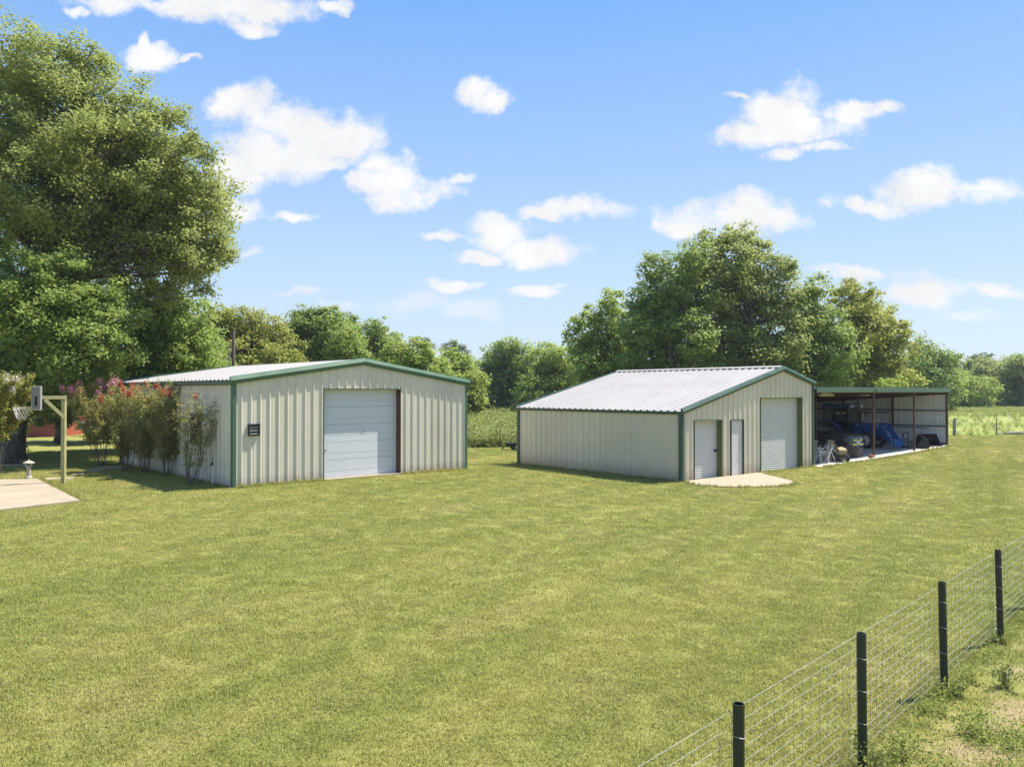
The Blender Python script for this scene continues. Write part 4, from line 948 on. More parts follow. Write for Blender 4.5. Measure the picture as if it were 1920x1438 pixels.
for k in range(0, nseg + 1, 2):
    p = Vector((dirf.x, dirf.y, 0)) * (k * 0.075) + side * 1.06
    m.tube([p + Vector((0, 0, ZT - hs[0])), p + Vector((0.004 * random.uniform(-1, 1), 0, ZT - 0.5)), p + Vector((0, 0, ZT - hs[-1]))], 0.0018, 3, cap=False)
m.build('stay_wires', MAT['wire'], fence)['kind'] = 'stuff'

# ------------------------------------------------------------------ pasture fence and bits beyond the lawn
def by(x): return 42.4 + 0.2 * x
pfn = thing('pasture_fence', 'old low wire fence with wooden and steel posts along the far lawn edge', 'fence', (0, 0, 0))
pts = [(-6.5, 'post'), (-0.65, 'steel'), (4.5, 'steel'), (12, 'steel'), (20, 'steel'), (27.0, 'wood'), (29.95, 'steel'), (34.5, 'steel'), (39, 'wood')]
for x, kd in pts:
    y = by(x); z0 = g1(x, y)
    m = MB()
    if kd == 'wood': m.tube([(x, y, z0 - 0.2), (x + 0.02, y, z0 + 1.08)], [0.10, 0.085], 9); m.build('wooden_post', MAT['greywood'], pfn)
    else: m.box((x, y, z0 + 0.45), (0.04, 0.04, 1.2)); m.build('steel_post', MAT['postg'], pfn)
for hh in (0.2, 0.5, 0.8, 1.0):
    m = MB(); m.tube([(x, by(x) - 0.05, g1(x, by(x)) + hh) for x, _ in pts], 0.004, 3); m.build('wire', MAT['wire'], pfn)
im = thing('farm_implement', 'low black wheeled implement half hidden behind the beige barn far corner', 'farm implement', (0.05, 40.3, g1(0.05, 40.3)), 0.3)
m = MB(); m.box((0, 0, 0.30), (0.75, 0.40, 0.22)); m.build('body', MAT['black'], im, bevel=0.04)
m = MB(); m.tube([(-0.35, 0, 0.26), (-0.62, 0.05, 0.06)], 0.03, 6); m.build('tongue', MAT['black'], im)
for s_ in (-1, 1): wheel(im, (0.12, s_ * 0.26, 0.16), 0.17, 0.08, 0.08, axis='Y')
rt = thing('red_trailer', 'red flat farm trailer far off under the trees left of the beige barn', 'trailer', (1.2, 95, g1(1.2, 95)), 0.1)
m = MB(); m.box((0, 0, 0.62), (2.8, 1.5, 0.22)).box((0, -0.74, 0.86), (2.8, 0.05, 0.20)); m.build('bed', MAT['redp'], rt)
for x in (-0.7, 0.7):
    for s_ in (-1, 1): wheel(rt, (x, s_ * 0.8, 0.30), 0.32, 0.18, 0.18, axis='Y')
pp = G(1905, 813, 0.22)
m = MB(); c = Vector((pp.x, pp.y - 0.2, 0.28)); dd = Vector((0.97, 0.2, 0)); m.tube([c - dd * 1.0, c + dd * 3.2], 0.11, 10); lg = thing('culvert_pipe', 'long grey pipe lying in the grass at the far right fence', 'pipe'); m.build('pipe', MAT['greywood'], lg)
m = MB(); m.box((c.x - 1.25, c.y - 0.1, 0.24), (0.5, 0.12, 0.10)); m.build('end_block', MAT['whitep'], lg)
for px_, p0, p1_, lab, mt in ((1890, 776, 797, 'white pole leaning in the far pasture at the right edge', 'whitep'), (1834, 777, 787, 'short grey pole leaning in the far pasture behind the lawn', 'metalg')):
    Y = 74; x0, _ = XY(px_, Y); z0 = g1(x0, Y)
    m = MB(); m.tube([(x0 + 0.35, Y, z0 - 0.1), (x0 - 0.1, Y, ZZ(p0, Y))], 0.045, 6); tag(m.build('pole', MAT[mt]), lab, 'pole')
# utility pole
up = thing('utility_pole', 'dark wooden utility pole rising behind the cream workshop roof', 'utility pole', (*XY(437.5, 35.3), 0))
m = MB(); m.tube([(0, 0, -0.3), (0, 0, ZZ(620, 35.3))], [0.085, 0.07], 10); m.build('pole', MAT['creo'], up)
m = MB(); m.tube([(-0.05, 0, ZZ(632, 35.3)), (-0.22, -0.05, 3.9), (-0.5, -0.1, 0)], 0.022, 5); m.build('guy_wire', MAT['guard'], up)
# red shed
sh = thing('red_shed', 'red lap-sided shed standing beyond the big tree at the left edge', 'shed', (-29.3, 50.4, 0), math.radians(4))
m = MB(); m.box((-4.0, 2.0, 1.2), (7.96, 3.96, 2.5)); m.build('wall', MAT['redwood'], sh)
m = MB()
for k in range(17):
    z = 0.05 + k * 0.15; m.add([(-8, -0.035, z), (0, -0.035, z), (0, -0.008, z + 0.15), (-8, -0.008, z + 0.15), (-8, -0.005, z), (0, -0.005, z)], [(0, 1, 2, 3), (0, 4, 5, 1)])
sd = m.build('siding', MAT['redwood'], sh); sd['kind'] = 'stuff'
m = MB(); m.box((0.0, -0.03, 1.25), (0.10, 0.08, 2.5)); m.build('corner_board', MAT['creo'], sh)
m = MB(); m.prism([(-0.4, 2.45), (4.4, 2.45), (2.0, 3.9)], lambda a, b, w: (w, a, b), -8.3, 0.3); m.build('roof', MAT['shingle'], sh)
# parked trailer with gear
ut = thing('utility_trailer', 'white and rusty low trailer parked on the grass beyond the pink shrub', 'trailer', (*XY(168, 52), 0), 0.15)
m = MB(); m.box((0, 0, 0.55), (1.5, 0.9, 0.35)); m.build('bed', MAT['tan'], ut, bevel=0.03)
m = MB(); m.box((-0.1, 0, 0.86), (0.9, 0.8, 0.16)); m.build('lid', MAT['whitep'], ut, bevel=0.03)
for s_ in (-1, 1): wheel(ut, (0.1, s_ * 0.52, 0.2), 0.21, 0.14, 0.12, axis='Y')

# ------------------------------------------------------------------ trees
def leaves(C, size, seed, up=0.55, asp=0.62, out=None):
    """one rhombic leaf per row of C: vertices (4n,3) and quads"""
    r = np.random.default_rng(seed); n = len(C)
    nrm = r.normal(size=(n, 3)); nrm[:, 2] = np.abs(nrm[:, 2]) + up
    if out is not None: nrm += out * 0.7
    nrm /= np.linalg.norm(nrm, axis=1)[:, None]
    t = np.cross(nrm, r.normal(size=(n, 3))); t /= np.linalg.norm(t, axis=1)[:, None] + 1e-9
    b = np.cross(nrm, t); s = (size * r.uniform(0.65, 1.35, n))[:, None]
    V = np.stack([C - t * s * 0.5, C + b * s * asp * 0.5 - t * s * 0.05 + nrm * s * 0.06, C + t * s * 0.5, C - b * s * asp * 0.5 - t * s * 0.05 + nrm * s * 0.06], 1).reshape(-1, 3)
    return V, np.arange(4 * n).reshape(n, 4)

def tree(name, label, cat, Y, base_px, lobes, size, mat, trunk_r, k=0.85, seed=1, barkm='bark', group=None, cl=0.55, depth=0.7, flat=0.62, grow=1.13, gnd=None, hole=0.0, trunk_top=None):
    """lobes: (px, py, radius px) seen in the photograph, set at distance Y and spread in depth"""
    r = np.random.default_rng(seed)
    bx, byy = XY(base_px, Y); z0 = g1(bx, byy) if gnd is None else gnd
    root = thing(name, label, cat, (bx, byy, z0), 0, group)
    cs = []; N = 0; allC = []; allO = []
    lob = []
    for (a, b, rp) in lobes:
        R = rp * grow / F * Y; dyy = r.uniform(-1, 1) * R * depth
        lob.append((np.array([XY(a, Y)[0] - bx, dyy, ZZ(b, Y) - z0]), R, 1.0))
        # companion lobe behind, so that the crown has real depth
        c0 = lob[-1][0]; ctr = np.array([np.mean([XY(q[0], Y)[0] for q in lobes]) - bx, 0.6 * R, np.mean([ZZ(q[1], Y) for q in lobes]) - z0])
        if len(lobes) > 5: lob.append((c0 * 0.5 + ctr * 0.5 + np.array([0, R * 0.5, -0.2 * R]), R * 0.8, 0.45))
        lob.append((np.array([XY(a, Y)[0] - bx + r.uniform(-.4, .4) * R, dyy + R * r.uniform(0.9, 1.5), ZZ(b, Y) - z0 - R * r.uniform(0.0, 0.35)]), R * 0.85, 0.75))
    area = 0.5 * size * size * 0.62
    for c, R, wt in lob:
        n = int(k * wt * 4 * math.pi * R * R * 1.05 / area)
        ncl = max(8, int(R * R * 5.0 / (cl * cl)))
        d = r.normal(size=(ncl, 3)); d /= np.linalg.norm(d, axis=1)[:, None]
        rad = R * r.uniform(0.25, 1.0, ncl) ** 0.45 * (1 + r.normal(0, 0.07, ncl))
        rad[r.random(ncl) < 0.10] *= 1.20
        cc = c + d * rad[:, None] * np.array([1, 1, 0.88]); cc[:, 2] = np.maximum(cc[:, 2], 0.25)
        w = r.uniform(0.4, 1.6, ncl); w[r.random(ncl) < hole] = 0.02; w /= w.sum()
        ci = r.choice(ncl, n, p=w)
        crad = cl * r.uniform(0.6, 1.3, ncl) * min(1.0, 0.55 + R * 0.25)
        p = cc[ci] + r.normal(size=(n, 3)) * 0.52 * crad[ci][:, None] * np.array([1, 1, flat])
        p[:, 2] = np.maximum(p[:, 2], 0.12)
        allC.append(p); allO.append(d[ci]); cs.append((c, R, cc))
    C = np.concatenate(allC); Oo = np.concatenate(allO)
    V, Q = leaves(C, size, seed + 5, out=Oo)
    raw_mesh('crown', V, Q, LM[mat], root)
    m = MB(); top = max(c[2] for c, R, _ in cs); cxm = np.mean([c[0] for c, R, _ in cs]); ht = trunk_top or top * 0.62
    sp = [(0, 0, -0.15), (0.0, 0, 0.25)] + [(cxm * 0.2 * f ** 1.5 + 0.12 * math.sin(f * 5 + seed), 0.3 * f + 0.1 * math.cos(f * 4 + seed), 0.25 + (ht - 0.25) * f) for f in (0.2, 0.4, 0.6, 0.8, 1.0)]
    m.tube(sp, [trunk_r * x for x in (1.55, 1.15, 1.0, 0.9, 0.78, 0.62, 0.42)], 10)
    for c, R, cc in cs[::1]:
        f = min(0.95, max(0.25, c[2] / ht * 0.62 + r.uniform(-.08, .08))); i = 2 + min(4, int(f * 5)); a = Vector(sp[i]); e = Vector(c)
        mid = a.lerp(e, 0.5) + Vector((r.normal() * 0.06, r.normal() * 0.06, 0.10)) * (e - a).length; rr = trunk_r * 0.30 * min(1.3, R / 2 + 0.3)
        m.tube([a, a.lerp(mid, 0.5) , mid, e], [rr, rr * 0.8, rr * 0.6, rr * 0.3], 5)
        for q in cc[:5]: m.tube([e, e.lerp(Vector(q), 0.5) + Vector((0, 0, 0.05)), Vector(q)], [rr * 0.3, rr * 0.2, rr * 0.08], 4)
    m.build('trunk', MAT[barkm], root, smooth=True)
    return root

# --- left group
tree('shade_tree', 'tallest tree in view, a huge dark olive hardwood at the left edge', 'tree', 33.5, 27,
     [(20,105,85),(110,140,80),(150,95,40),(215,195,75),(290,245,60),(340,310,70),(300,330,80),(365,380,58),(380,450,45),(330,440,85),(240,300,95),(240,400,100),(130,250,100),(130,380,110),(40,230,110),(30,370,110),(180,470,90),(280,510,65),(370,500,42),(375,545,22),(405,470,20),(320,215,32),(385,275,30),(-60,200,120),(-70,380,120)],
     0.14, 'oak', 0.40, k=0.66, seed=11, cl=0.58, hole=0.24, grow=0.98)
tree('leafy_tree', 'bright green broad tree in front of the tallest tree trunk at the left edge', 'tree', 31.0, 15,
     [(50,520,58),(130,525,55),(20,590,75),(110,600,75),(185,575,50),(60,670,60),(150,660,60),(-40,560,90),(20,725,45),(200,640,45),(95,725,38),(-30,700,70)],
     0.14, 'green', 0.34, k=0.85, seed=12, cl=0.5)
tree('leafy_tree', 'light green leafy tree rising right behind the rear of the cream workshop', 'tree', 37.5, 290,
     [(260,585,55),(320,590,50),(300,640,65),(240,650,60),(350,660,45),(200,690,55),(330,700,55),(270,715,50),(285,555,35)],
     0.18, 'green', 0.25, k=0.9, seed=13, cl=0.55)
tree('understory_tree', 'low dark hanging tree between the basketball arm and the red shed', 'tree', 44.0, 108,
     [(90,735,40),(140,725,45),(60,715,40),(165,745,35),(95,775,24),(120,790,16),(190,760,35),(215,730,40)], 0.17, 'dark', 0.16, k=0.9, seed=14, cl=0.45)
tree('understory_tree', 'dark leafy sapling in shade at the foot of the left edge trunk', 'tree', 36.0, -30,
     [(-20,760,45),(5,790,35),(10,740,40),(-10,830,30)], 0.15, 'dark', 0.12, k=0.9, seed=15, cl=0.4)
# --- middle row, left to right
tree('willow_oak', 'yellow-olive feathery tree behind the utility pole', 'tree', 58, 470,
     [(395,615,38),(440,612,36),(490,618,40),(525,640,30),(380,660,45),(450,665,50),(520,680,40),(410,600,28),(465,600,24),(555,690,30)], 0.20, 'olive', 0.28, k=0.8, seed=21, cl=0.5, hole=0.1)
tree('roadside_tree', 'round dark-topped green tree just left of the workshop ridge', 'tree', 62, 610,
     [(575,610,30),(600,612,38),(640,635,38),(570,650,40),(620,660,45),(660,670,32),(590,690,45),(640,695,38),(572,585,15),(615,588,18)], 0.22, 'green', 0.28, k=0.9, seed=22, cl=0.55)
tree('roadside_tree', 'slim dark tree with pointed top behind the workshop ridge', 'tree', 74, 660,
     [(652,600,16),(655,620,20),(640,640,20),(650,660,24),(545,605,16),(548,620,18)], 0.24, 'dark', 0.2, k=0.9, seed=23, cl=0.5)
tree('roadside_tree', 'loose mid green tree standing right of the workshop ridge', 'tree', 68, 705,
     [(705,612,20),(690,635,28),(720,640,24),(700,670,34),(728,680,24),(675,690,30)], 0.22, 'green', 0.22, k=0.8, seed=24, cl=0.55)
tree('roadside_tree', 'low bright green bushy tree over the right slope of the workshop roof', 'tree', 64, 770,
     [(745,655,25),(785,660,28),(750,690,36),(800,690,34),(770,715,36),(825,715,30),(720,715,30)], 0.21, 'bright', 0.24, k=0.9, seed=25, cl=0.5)
tree('roadside_tree', 'bright green tree leaning over the right end of the workshop', 'tree', 72, 862,
     [(845,672,22),(870,690,25),(850,705,34),(890,720,25),(875,745,28),(840,740,34),(895,755,18),(855,765,22)], 0.23, 'bright', 0.24, k=0.9, seed=26, cl=0.55)
tree('roadside_tree', 'wide green tree with bare trunk in the gap between the two metal buildings', 'tree', 92, 934,
     [(950,650,22),(925,670,28),(975,665,28),(905,700,22),(945,700,38),(990,700,34),(915,735,28),(960,735,38),(1000,735,30)], 0.28, 'green', 0.28, k=0.9, seed=27, cl=0.7)
tree('roadside_tree', 'green tree with bare trunk left of the beige barn roof', 'tree', 84, 990,
     [(1020,665,26),(1050,672,26),(1075,690,26),(1035,700,34),(1080,720,30),(1010,725,34),(1055,735,36),(985,740,24)], 0.26, 'bright', 0.26, k=0.85, seed=28, cl=0.65)
# --- big group behind the barn
tree('barn_tree', 'tallest dark olive tree directly behind the beige barn ridge', 'tree', 56, 1420,
     [(1345,448,34),(1390,440,30),(1425,455,30),(1320,490,38),(1370,490,48),(1430,500,45),(1468,490,24),(1475,525,30),(1340,545,55),(1410,560,58),(1470,575,40),(1380,625,62),(1450,640,55),(1420,690,50),(1370,700,48),(1470,705,45),(1340,640,45),(1405,740,36)], 0.22, 'oak', 0.34, k=0.72, seed=31, cl=0.62, hole=0.1, grow=1.06)
tree('barn_tree', 'mid green tree on the left shoulder of the group behind the barn', 'tree', 54, 1260,
     [(1300,480,28),(1285,505,30),(1230,495,28),(1250,530,42),(1215,560,32),(1290,560,40),(1240,600,48),(1195,620,35),(1290,630,45),(1230,660,48),(1300,680,45),(1250,705,40),(1190,700,40),(1320,715,36)], 0.21, 'green', 0.3, k=0.85, seed=32, cl=0.55)
tree('barn_tree', 'ragged yellow-green tree at the left end of the group behind the barn', 'tree', 58, 1140,
     [(1150,562,24),(1120,590,28),(1165,600,32),(1085,605,16),(1130,640,38),(1085,640,24),(1165,660,38),(1105,685,36),(1150,705,36),(1063,625,9),(1110,735,34),(1170,740,30)], 0.21, 'bright', 0.26, k=0.7, seed=33, cl=0.5, hole=0.1)
tree('barn_tree', 'dark green tree right of the barn ridge in the group behind', 'tree', 57, 1535,
     [(1500,560,26),(1530,545,26),(1515,600,40),(1560,600,36),(1500,650,45),(1560,660,45),(1530,700,38),(1500,720,32),(1560,725,32)], 0.22, 'green', 0.28, k=0.85, seed=34, cl=0.55)
tree('barn_tree', 'broad yellow-green tree above the carport roof', 'tree', 60, 1625,
     [(1585,560,26),(1620,560,28),(1600,535,16),(1650,585,32),(1610,610,42),(1670,620,34),(1640,655,45),(1695,615,16),(1690,655,30),(1600,690,40),(1670,700,36),(1620,725,34),(1580,725,30),(1695,722,26)], 0.22, 'olive', 0.28, k=0.8, seed=35, cl=0.55, hole=0.06)
tree('yellow_shrub', 'yellow-green sunlit bush low behind the carport roof', 'shrub', 52, 1665, [(1660,722,15),(1682,718,16),(1668,740,20),(1690,742,18)], 0.17, 'bright', 0.07, k=0.8, seed=36, cl=0.35, grow=0.95)
# --- far right
tree('woodland_tree', 'mid green tree right of the carport at the pasture edge', 'tree', 100, 1752,
     [(1735,650,20),(1760,665,22),(1730,690,34),(1775,690,26),(1795,668,10),(1750,725,34),(1785,725,26),(1735,750,24),(1765,760,18)], 0.32, 'green', 0.28, k=0.85, seed=41, cl=0.8)
tree('woodland_tree', 'light green bushy tree at the pasture edge by the far right fence', 'tree', 118, 1815,
     [(1805,715,24),(1830,730,26),(1795,745,22),(1820,755,20),(1845,750,18)], 0.36, 'bright', 0.25, k=0.85, seed=42, cl=0.8)
tree('woodland_tree', 'grey-green wood edge tree under the lone pine at far right', 'tree', 132, 1870,
     [(1850,705,20),(1875,700,26),(1850,690,18),(1860,735,26),(1885,745,24),(1845,735,20)], 0.38, 'far', 0.28, k=0.9, seed=43, cl=0.9)
tree('woodland_tree', 'rounded tree at the right picture edge beyond the pasture', 'tree', 126, 1910,
     [(1895,686,22),(1922,684,26),(1940,700,26),(1910,725,26),(1945,735,30),(1920,752,22),(1895,750,14)], 0.38, 'far', 0.28, k=0.9, seed=44, cl=0.9)
def pine(label, Y, px, top, lobes, seed):
    tree('pine_tree', label, 'pine tree', Y, px, lobes, 0.36, 'pine', 0.22, k=0.75, seed=seed, cl=0.8, flat=0.4, trunk_top=ZZ(top, Y) - 0.5)
pine('lone flat-topped pine above the far right woods', 165, 1843, 672, [(1830,675,9),(1843,670,10),(1856,673,9),(1845,680,10)], 51)
pine('small flat pine top left of two above the bright roadside trees', 130, 795, 645, [(785,645,7),(796,641,8),(806,647,7),(796,652,8)], 52)
pine('larger flat pine top right of two above the bright roadside trees', 128, 852, 650, [(838,652,9),(850,646,9),(863,652,9),(852,660,10),(872,664,7)], 53)
# --- distant wood, one mass
def wood(name, Y, x0, x1, top, seed, size, mat):
    r = np.random.default_rng(seed); V = []; n = 0; Cs = []
    xs = np.arange(x0, x1, 16)
    for a in xs:
        t_ = top + r.uniform(-10, 10)
        for j in range(3):
            c = np.array([XY(a + r.uniform(-8, 8), Y)[0], Y + r.uniform(-1, 5), 0]); zt_ = ZZ(t_, Y); c[2] = zt_ - (zt_ - 0.5) * (j + 0.35) / 3
            R = 20 / F * Y * r.uniform(0.8, 1.2); m_ = int(900)
            d = r.normal(size=(m_, 3)); d /= np.linalg.norm(d, axis=1)[:, None]
            Cs.append(c + d * R * r.uniform(0.5, 1.0, m_)[:, None] * np.array([1, 0.6, 1.0]) + r.normal(size=(m_, 3)) * 0.25)
    C = np.concatenate(Cs); C = C[C[:, 2] > 0.1]
    V, Q = leaves(C, size, seed)
    tag(raw_mesh(name, V, Q, LM[mat]), 'distant wood closing the view behind the nearer trees', 'woods', kind='stuff')
wood('distant_woods', 145, 1690, 2060, 684, 61, 0.42, 'far')
wood('distant_woods', 118, 330, 1720, 705, 62, 0.40, 'dark')
wood('distant_woods', 70, -40, 260, 740, 63, 0.28, 'dark')

# ------------------------------------------------------------------ crape myrtles
def crape(name, label, x, y, h, spread, stems, mat, fl, seed, dens=1.0, nfl=9, lean=(0, 0), group=None, low=0.2, leaf=0.066):
    r = np.random.default_rng(seed); z0 = ground_at(x, y)
    root = thing(name, label, 'shrub', (x, y, z0), 0, group)
    m = MB(); C = []; tips = []
    for k in range(stems):
        a = 2 * math.pi * k / stems + r.uniform(-.4, .4); rd = spread * r.uniform(0.25, 1.0); hh = h * r.uniform(0.78, 1.0)
        q0 = r.uniform(0.03, 0.17); b0 = Vector((q0 * math.cos(a), q0 * math.sin(a), -0.05)); e = Vector((rd * math.cos(a) + lean[0], rd * math.sin(a) + lean[1], hh))
        p = [b0, b0.lerp(e, 0.3) + Vector((r.normal() * .05, r.normal() * .05, hh * 0.05)), b0.lerp(e, 0.62) + Vector((r.normal() * .07, r.normal() * .07, hh * 0.03)), e]
        m.tube(p, [0.0105, 0.008, 0.005, 0.002], 5); tips.append(e)
        for j in range(10):
            f_ = r.uniform(low, 0.98); i = min(2, int(f_ * 3)); q = p[i].lerp(p[i + 1], f_ * 3 - i)
            ln = r.uniform(0.18, 0.5) * (0.7 + 0.5 * f_); d = Vector((r.normal(), r.normal(), abs(r.normal()) * 0.7 + 0.5)).normalized(); q2 = q + d * ln
            m.tube([q, q.lerp(q2, 0.5), q2], [0.006, 0.004, 0.002], 3)
            if f_ > 0.75: tips.append(q2)
            nl = int(40 * dens * (0.6 + f_ * 0.7)); tt2 = r.uniform(0.2, 1.05, nl)[:, None]
            C.append(np.array(q)[None] * (1 - tt2) + np.array(q2)[None] * tt2 + r.normal(size=(nl, 3)) * 0.055)
        nl = int(110 * dens); f_ = r.uniform(low, 1, nl)
        C.append(np.array([np.array(p[min(2, int(v * 3))].lerp(p[min(2, int(v * 3)) + 1], v * 3 - min(2, int(v * 3)))) for v in f_]) + r.normal(size=(nl, 3)) * 0.08)
    m.build('stems', MAT['stem'], root)
    V, Q = leaves(np.concatenate(C), leaf, seed + 1, up=0.3, asp=0.5); raw_mesh('foliage', V, Q, LM[mat], root)
    if fl:
        B = []
        tips = [t_ for t_ in tips if t_.z > h * 0.55]; tips = [tips[i] for i in r.permutation(len(tips))]; tips = sorted(tips[:nfl * 2], key=lambda t_: -t_.z)
        for e in tips[:nfl]:
            n = int(r.uniform(50, 150)); B.append(np.array(e)[None] + r.normal(size=(n, 3)) * np.array([0.05, 0.05, 0.075]) * r.uniform(0.7, 1.3))
        V, Q = leaves(np.concatenate(B), 0.045, seed + 2, up=0.1, asp=0.8); raw_mesh('blossoms', V, Q, LM[fl], root)
    return root
for i, (px, py, h, sp_, nf, lab, ln) in enumerate((
    (238, 884, 3.25, 0.80, 8, 'red flowering shrub at the rear end of the row along the workshop wall', (0, 0)),
    (273, 888, 3.25, 0.75, 9, 'red flowering shrub second from the rear in the row along the workshop wall', (0, 0)),
    (315, 893, 3.2, 0.72, 8, 'red flowering shrub with yellow leaves just behind the window of the workshop wall', (0, 0)),
    (357, 909, 3.05, 0.78, 5, 'sparse dark flowering shrub in front of the small workshop window', (0.30, 0.05)))):
    p = G(px, py, 0.0); crape('crape_myrtle', lab, p.x, p.y, h, sp_, 17, 'crape', 'red', 70 + i, 1.35 if i < 3 else 0.42, nf, ln, 'red crape myrtles along the workshop wall')
p = G(190, 874, 0.0); crape('pink_crape_myrtle', 'tall pink flowering shrub at the rear corner of the workshop', p.x, p.y, 3.4, 1.5, 18, 'crape', 'pink', 81, 1.25, 24, (-0.15, 0), low=0.3, leaf=0.075)
crape('yellowing_shrub', 'yellowing shrub with white flowers at the left picture edge', -16.35, 24.6, 3.55, 0.85, 14, 'crapey', 'whitef', 82, 2.4, 7, (0.2, 0), low=0.5, leaf=0.085)

# ------------------------------------------------------------------ scattered ground cover
def scatter(name, pts, rot, scl, idx, protos, label, cat):
    """points carrying rotation, size and which of the small plants to stand there"""
    col = bpy.data.collections.new(name + '_plants')
    for o in protos: col.objects.link(o)
    me = bpy.data.meshes.new(name); me.vertices.add(len(pts)); me.vertices.foreach_set('co', np.asarray(pts, np.float32).ravel())
    for nm, tp, arr in (('rotz', 'FLOAT', rot), ('scl', 'FLOAT', scl), ('pick', 'INT', idx)):
        a = me.attributes.new(nm, tp, 'POINT'); a.data.foreach_set('value', np.asarray(arr, np.float32 if tp == 'FLOAT' else np.int32))
    o = bpy.data.objects.new(name, me); COL.objects.link(o); tag(o, label, cat, kind='stuff')
    ng = bpy.data.node_groups.new(name + '_scatter', 'GeometryNodeTree')
    ng.interface.new_socket('Geometry', in_out='INPUT', socket_type='NodeSocketGeometry'); ng.interface.new_socket('Geometry', in_out='OUTPUT', socket_type='NodeSocketGeometry')
    N = ng.nodes; Lk = ng.links
    gi = N.new('NodeGroupInput'); go = N.new('NodeGroupOutput'); iop = N.new('GeometryNodeInstanceOnPoints'); ci = N.new('GeometryNodeCollectionInfo')
    ci.inputs['Collection'].default_value = col; ci.inputs['Separate Children'].default_value = True; ci.inputs['Reset Children'].default_value = True
    def att(nm, tp):
        a = N.new('GeometryNodeInputNamedAttribute'); a.data_type = tp; a.inputs['Name'].default_value = nm; return a.outputs['Attribute']
    cxyz = N.new('ShaderNodeCombineXYZ'); Lk.new(att('rotz', 'FLOAT'), cxyz.inputs[2])
    e2r = N.new('FunctionNodeEulerToRotation'); Lk.new(cxyz.outputs[0], e2r.inputs[0])
    Lk.new(gi.outputs[0], iop.inputs['Points']); Lk.new(ci.outputs[0], iop.inputs['Instance']); iop.inputs['Pick Instance'].default_value = True
    Lk.new(att('pick', 'INT'), iop.inputs['Instance Index']); Lk.new(e2r.outputs[0], iop.inputs['Rotation']); Lk.new(att('scl', 'FLOAT'), iop.inputs['Scale'])
    Lk.new(iop.outputs[0], go.inputs[0])
    md_ = o.modifiers.new('scatter', 'NODES'); md_.node_group = ng
    return o

def blade_tuft(seed, n, rad, h, w, mat):
    """tuft of bent grass blades, three faces each as two quads"""
    r = np.random.default_rng(seed); V = []; Q = []
    for i in range(n):
        a = r.uniform(0, 6.283); d = rad * math.sqrt(r.random()); b = np.array([d * math.cos(a), d * math.sin(a), -0.01])
        ta = r.uniform(0, 6.283); ln = h * r.uniform(0.55, 1.25); bend = r.uniform(0.15, 1.0); t_ = np.array([math.cos(ta), math.sin(ta), 0]); s_ = np.array([-t_[1], t_[0], 0]) * w * r.uniform(0.7, 1.3)
        m_ = b + np.array([0, 0, ln * 0.6]) + t_ * ln * 0.2 * bend; e = b + np.array([0, 0, ln * (1 - 0.35 * bend)]) + t_ * ln * 0.65 * bend
        o = len(V); V += [b - s_, b + s_, m_ + s_ * 0.8, m_ - s_ * 0.8, e + s_ * 0.15, e - s_ * 0.15]; Q += [(o, o + 1, o + 2, o + 3), (o + 3, o + 2, o + 4, o + 5)]
    return raw_mesh('grass_tuft', np.array(V), np.array(Q), mat, link=False)
def weed_plant(seed, h, n, mat, leaf, spread=0.22):
    r = np.random.default_rng(seed); st = []
    C = []
    for k in range(5):
        a = r.uniform(0, 6.283); tip = np.array([spread * math.cos(a), spread * math.sin(a), h * r.uniform(0.6, 1.0)])
        f = r.uniform(0.1, 1, n // 5)[:, None]; C.append(tip * f + r.normal(size=(n // 5, 3)) * 0.05)
    V, Q = leaves(np.concatenate(C), leaf, seed, up=0.2, asp=0.4)
    return raw_mesh('weed_plant', V, Q, LM[mat], link=False)

def inpoly_mask(x, y):
    """keep clear of buildings and concrete"""
    ok = np.ones(len(x), bool)
    for (X0, Y0, A, t0, t1, v0, v1) in ((-8.4263, 23.6985, AL, -0.02, W + 0.02, -0.0, L + 0.1), (RX, RY, AR, -0.02, 21.45, -0.0, 8.7), (RX, RY, AR, 8.3, 21.5, -0.33, 8.7)):
        a = (x - X0) * math.cos(A) + (y - Y0) * math.sin(A); b = -(x - X0) * math.sin(A) + (y - Y0) * math.cos(A)
        ok &= ~((a > t0) & (a < t1) & (b > v0) & (b < v1))
    def poly(P):
        ins = np.zeros(len(x), bool); n = len(P)
        for i in range(n):
            x0, y0 = P[i]; x1, y1 = P[(i + 1) % n]
            c = ((y0 > y) != (y1 > y)) & (x < (x1 - x0) * (y - y0) / (y1 - y0 + 1e-12) + x0); ins ^= c
        return ins
    ok &= ~poly([tuple(p) for p in P_])
    ok &= ~poly([tuple(p1), tuple(p2), tuple(p2 + Vector((-0.97, -0.15)) * 9), tuple(p1 + ef * 9)])
    return ok
def field_pts(n, x0, x1, y0, y1, keep=None, seed=1):
    r = np.random.default_rng(seed); x = r.uniform(x0, x1, n); y = r.uniform(y0, y1, n)
    k = inpoly_mask(x, y)
    if keep is not None: k &= keep(x, y, r)
    x, y = x[k], y[k]; z = np.concatenate([gz(x[i:i + 4000], y[i:i + 4000]) for i in range(0, len(x), 4000)]) if len(x) else x
    z = z + np.array([mnoise.noise(Vector((a * 0.35, b * 0.35, 0.3))) for a, b in zip(x, y)]) * 0.022
    return np.stack([x, y, z], 1), r
